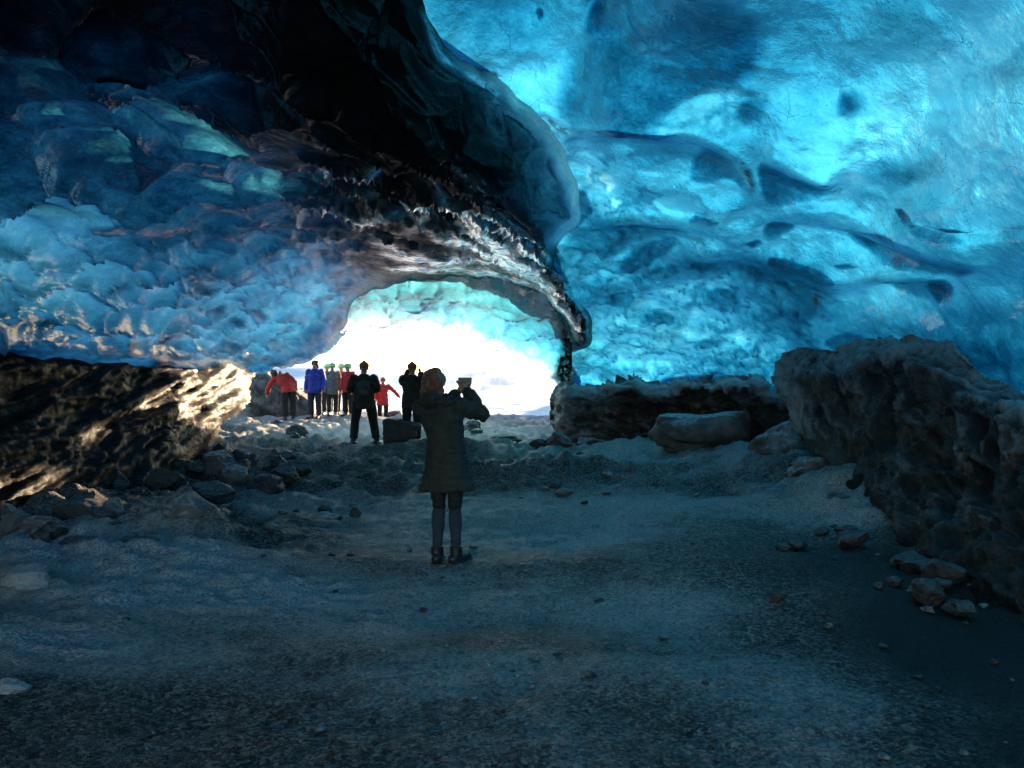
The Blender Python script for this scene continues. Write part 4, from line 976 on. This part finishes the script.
person('person in red jacket and green helmet standing half behind another red jacket', stand(341.5, 26.2), R_(200), 1.68, jacket='red', jlen=.80, trousers='dark', head='green', voxel=.014)
person('person in red jacket with pale green helmet left of the man with legs apart', stand(348.5, 25.0), R_(150), 1.66, jacket='red', jlen=.82, trousers='dark', head='green', voxel=.014, wscale=1.05)
person('person in red jacket and dark trousers leaning left, leftmost of the group', stand(289, 23.4), R_(25), 1.66,
    pose=dict(waist=(-.02, .03, 1.10), chest=(-.16, .12, 1.26), neck=(-.27, .18, 1.36), head=(-.36, .26, 1.42), shL=(-.38, .16, 1.28), elL=(-.52, .16, 1.04), wrL=(-.56, .24, .82), shR=(-.04, .08, 1.40), elR=(.16, .03, 1.18), wrR=(.19, .08, .92)),
    jacket='red', jlen=.86, trousers='dark', head='hair', voxel=.014, wscale=1.1)
person('small person in a red coat outside the cave, one arm held out to the right', stand(383, 25.6, -.03), R_(190), 1.36,
    pose=dict(elL=(-.42, .0, 1.17), wrL=(-.56, .02, .98)), jacket='red', jlen=.62, trousers='dark', head='flare_rust', voxel=.014, wscale=1.15)
person('person in brown jacket lifting both arms, beside the head of the woman in olive', stand(412, 16.9), R_(-8), 1.72,
    pose=dict(elL=(-.24, .16, 1.30), wrL=(-.14, .24, 1.58), elR=(.20, .18, 1.26), wrR=(.10, .26, 1.54)), jacket='brown', jlen=.78, trousers='dark', head='flare_rust', voxel=.012, wscale=1.08)

# ------------------------------------------------------------------ LIGHT, SKY, CAMERA
SUN_AZ, SUN_EL = 23.0, 5.5            # azimuth measured from +Y towards +X
w = bpy.data.worlds.new('World'); scene.world = w; w.use_nodes = True
nt = w.node_tree; bg = nt.nodes['Background']
sky = nt.nodes.new('ShaderNodeTexSky'); sky.sky_type = 'NISHITA'; sky.sun_disc = False
sky.air_density = .8; sky.dust_density = .3; sky.ozone_density = 1.5; sky.sun_elevation = R_(SUN_EL); sky.sun_rotation = R_(SUN_AZ)
nt.links.new(sky.outputs[0], bg.inputs[0]); bg.inputs[1].default_value = .15
sl = bpy.data.lights.new('sun', 'SUN'); sl.energy = 5.0; sl.angle = R_(.6); sl.color = (1.0, .72, .44)
so = bpy.data.objects.new('sun', sl); col.objects.link(so)
d = Vector(dir_azel(SUN_AZ, SUN_EL)); so.rotation_euler = d.to_track_quat('Z', 'Y').to_euler()
so.location = (10, 20, 30)

cam = bpy.data.cameras.new('camera'); co = bpy.data.objects.new('camera', cam); col.objects.link(co)
co.location = CAM; co.rotation_euler = (R_(90), 0, 0)
cam.sensor_width = 36; cam.lens = 36 * F / 1024; cam.shift_y = -(384 - HY) / 1024; cam.clip_end = 5000; cam.clip_start = .05
scene.camera = co
scene.view_settings.view_transform = 'Standard'; scene.view_settings.look = 'None'
scene.view_settings.exposure = 2.2; scene.view_settings.gamma = 1
scene.render.engine = 'CYCLES'
cy = scene.cycles
cy.use_denoising = True
try: cy.denoiser = 'OPENIMAGEDENOISE'
except Exception: pass
cy.max_bounces = 8; cy.diffuse_bounces = 5; cy.glossy_bounces = 3; cy.transmission_bounces = 4
cy.sample_clamp_indirect = 6
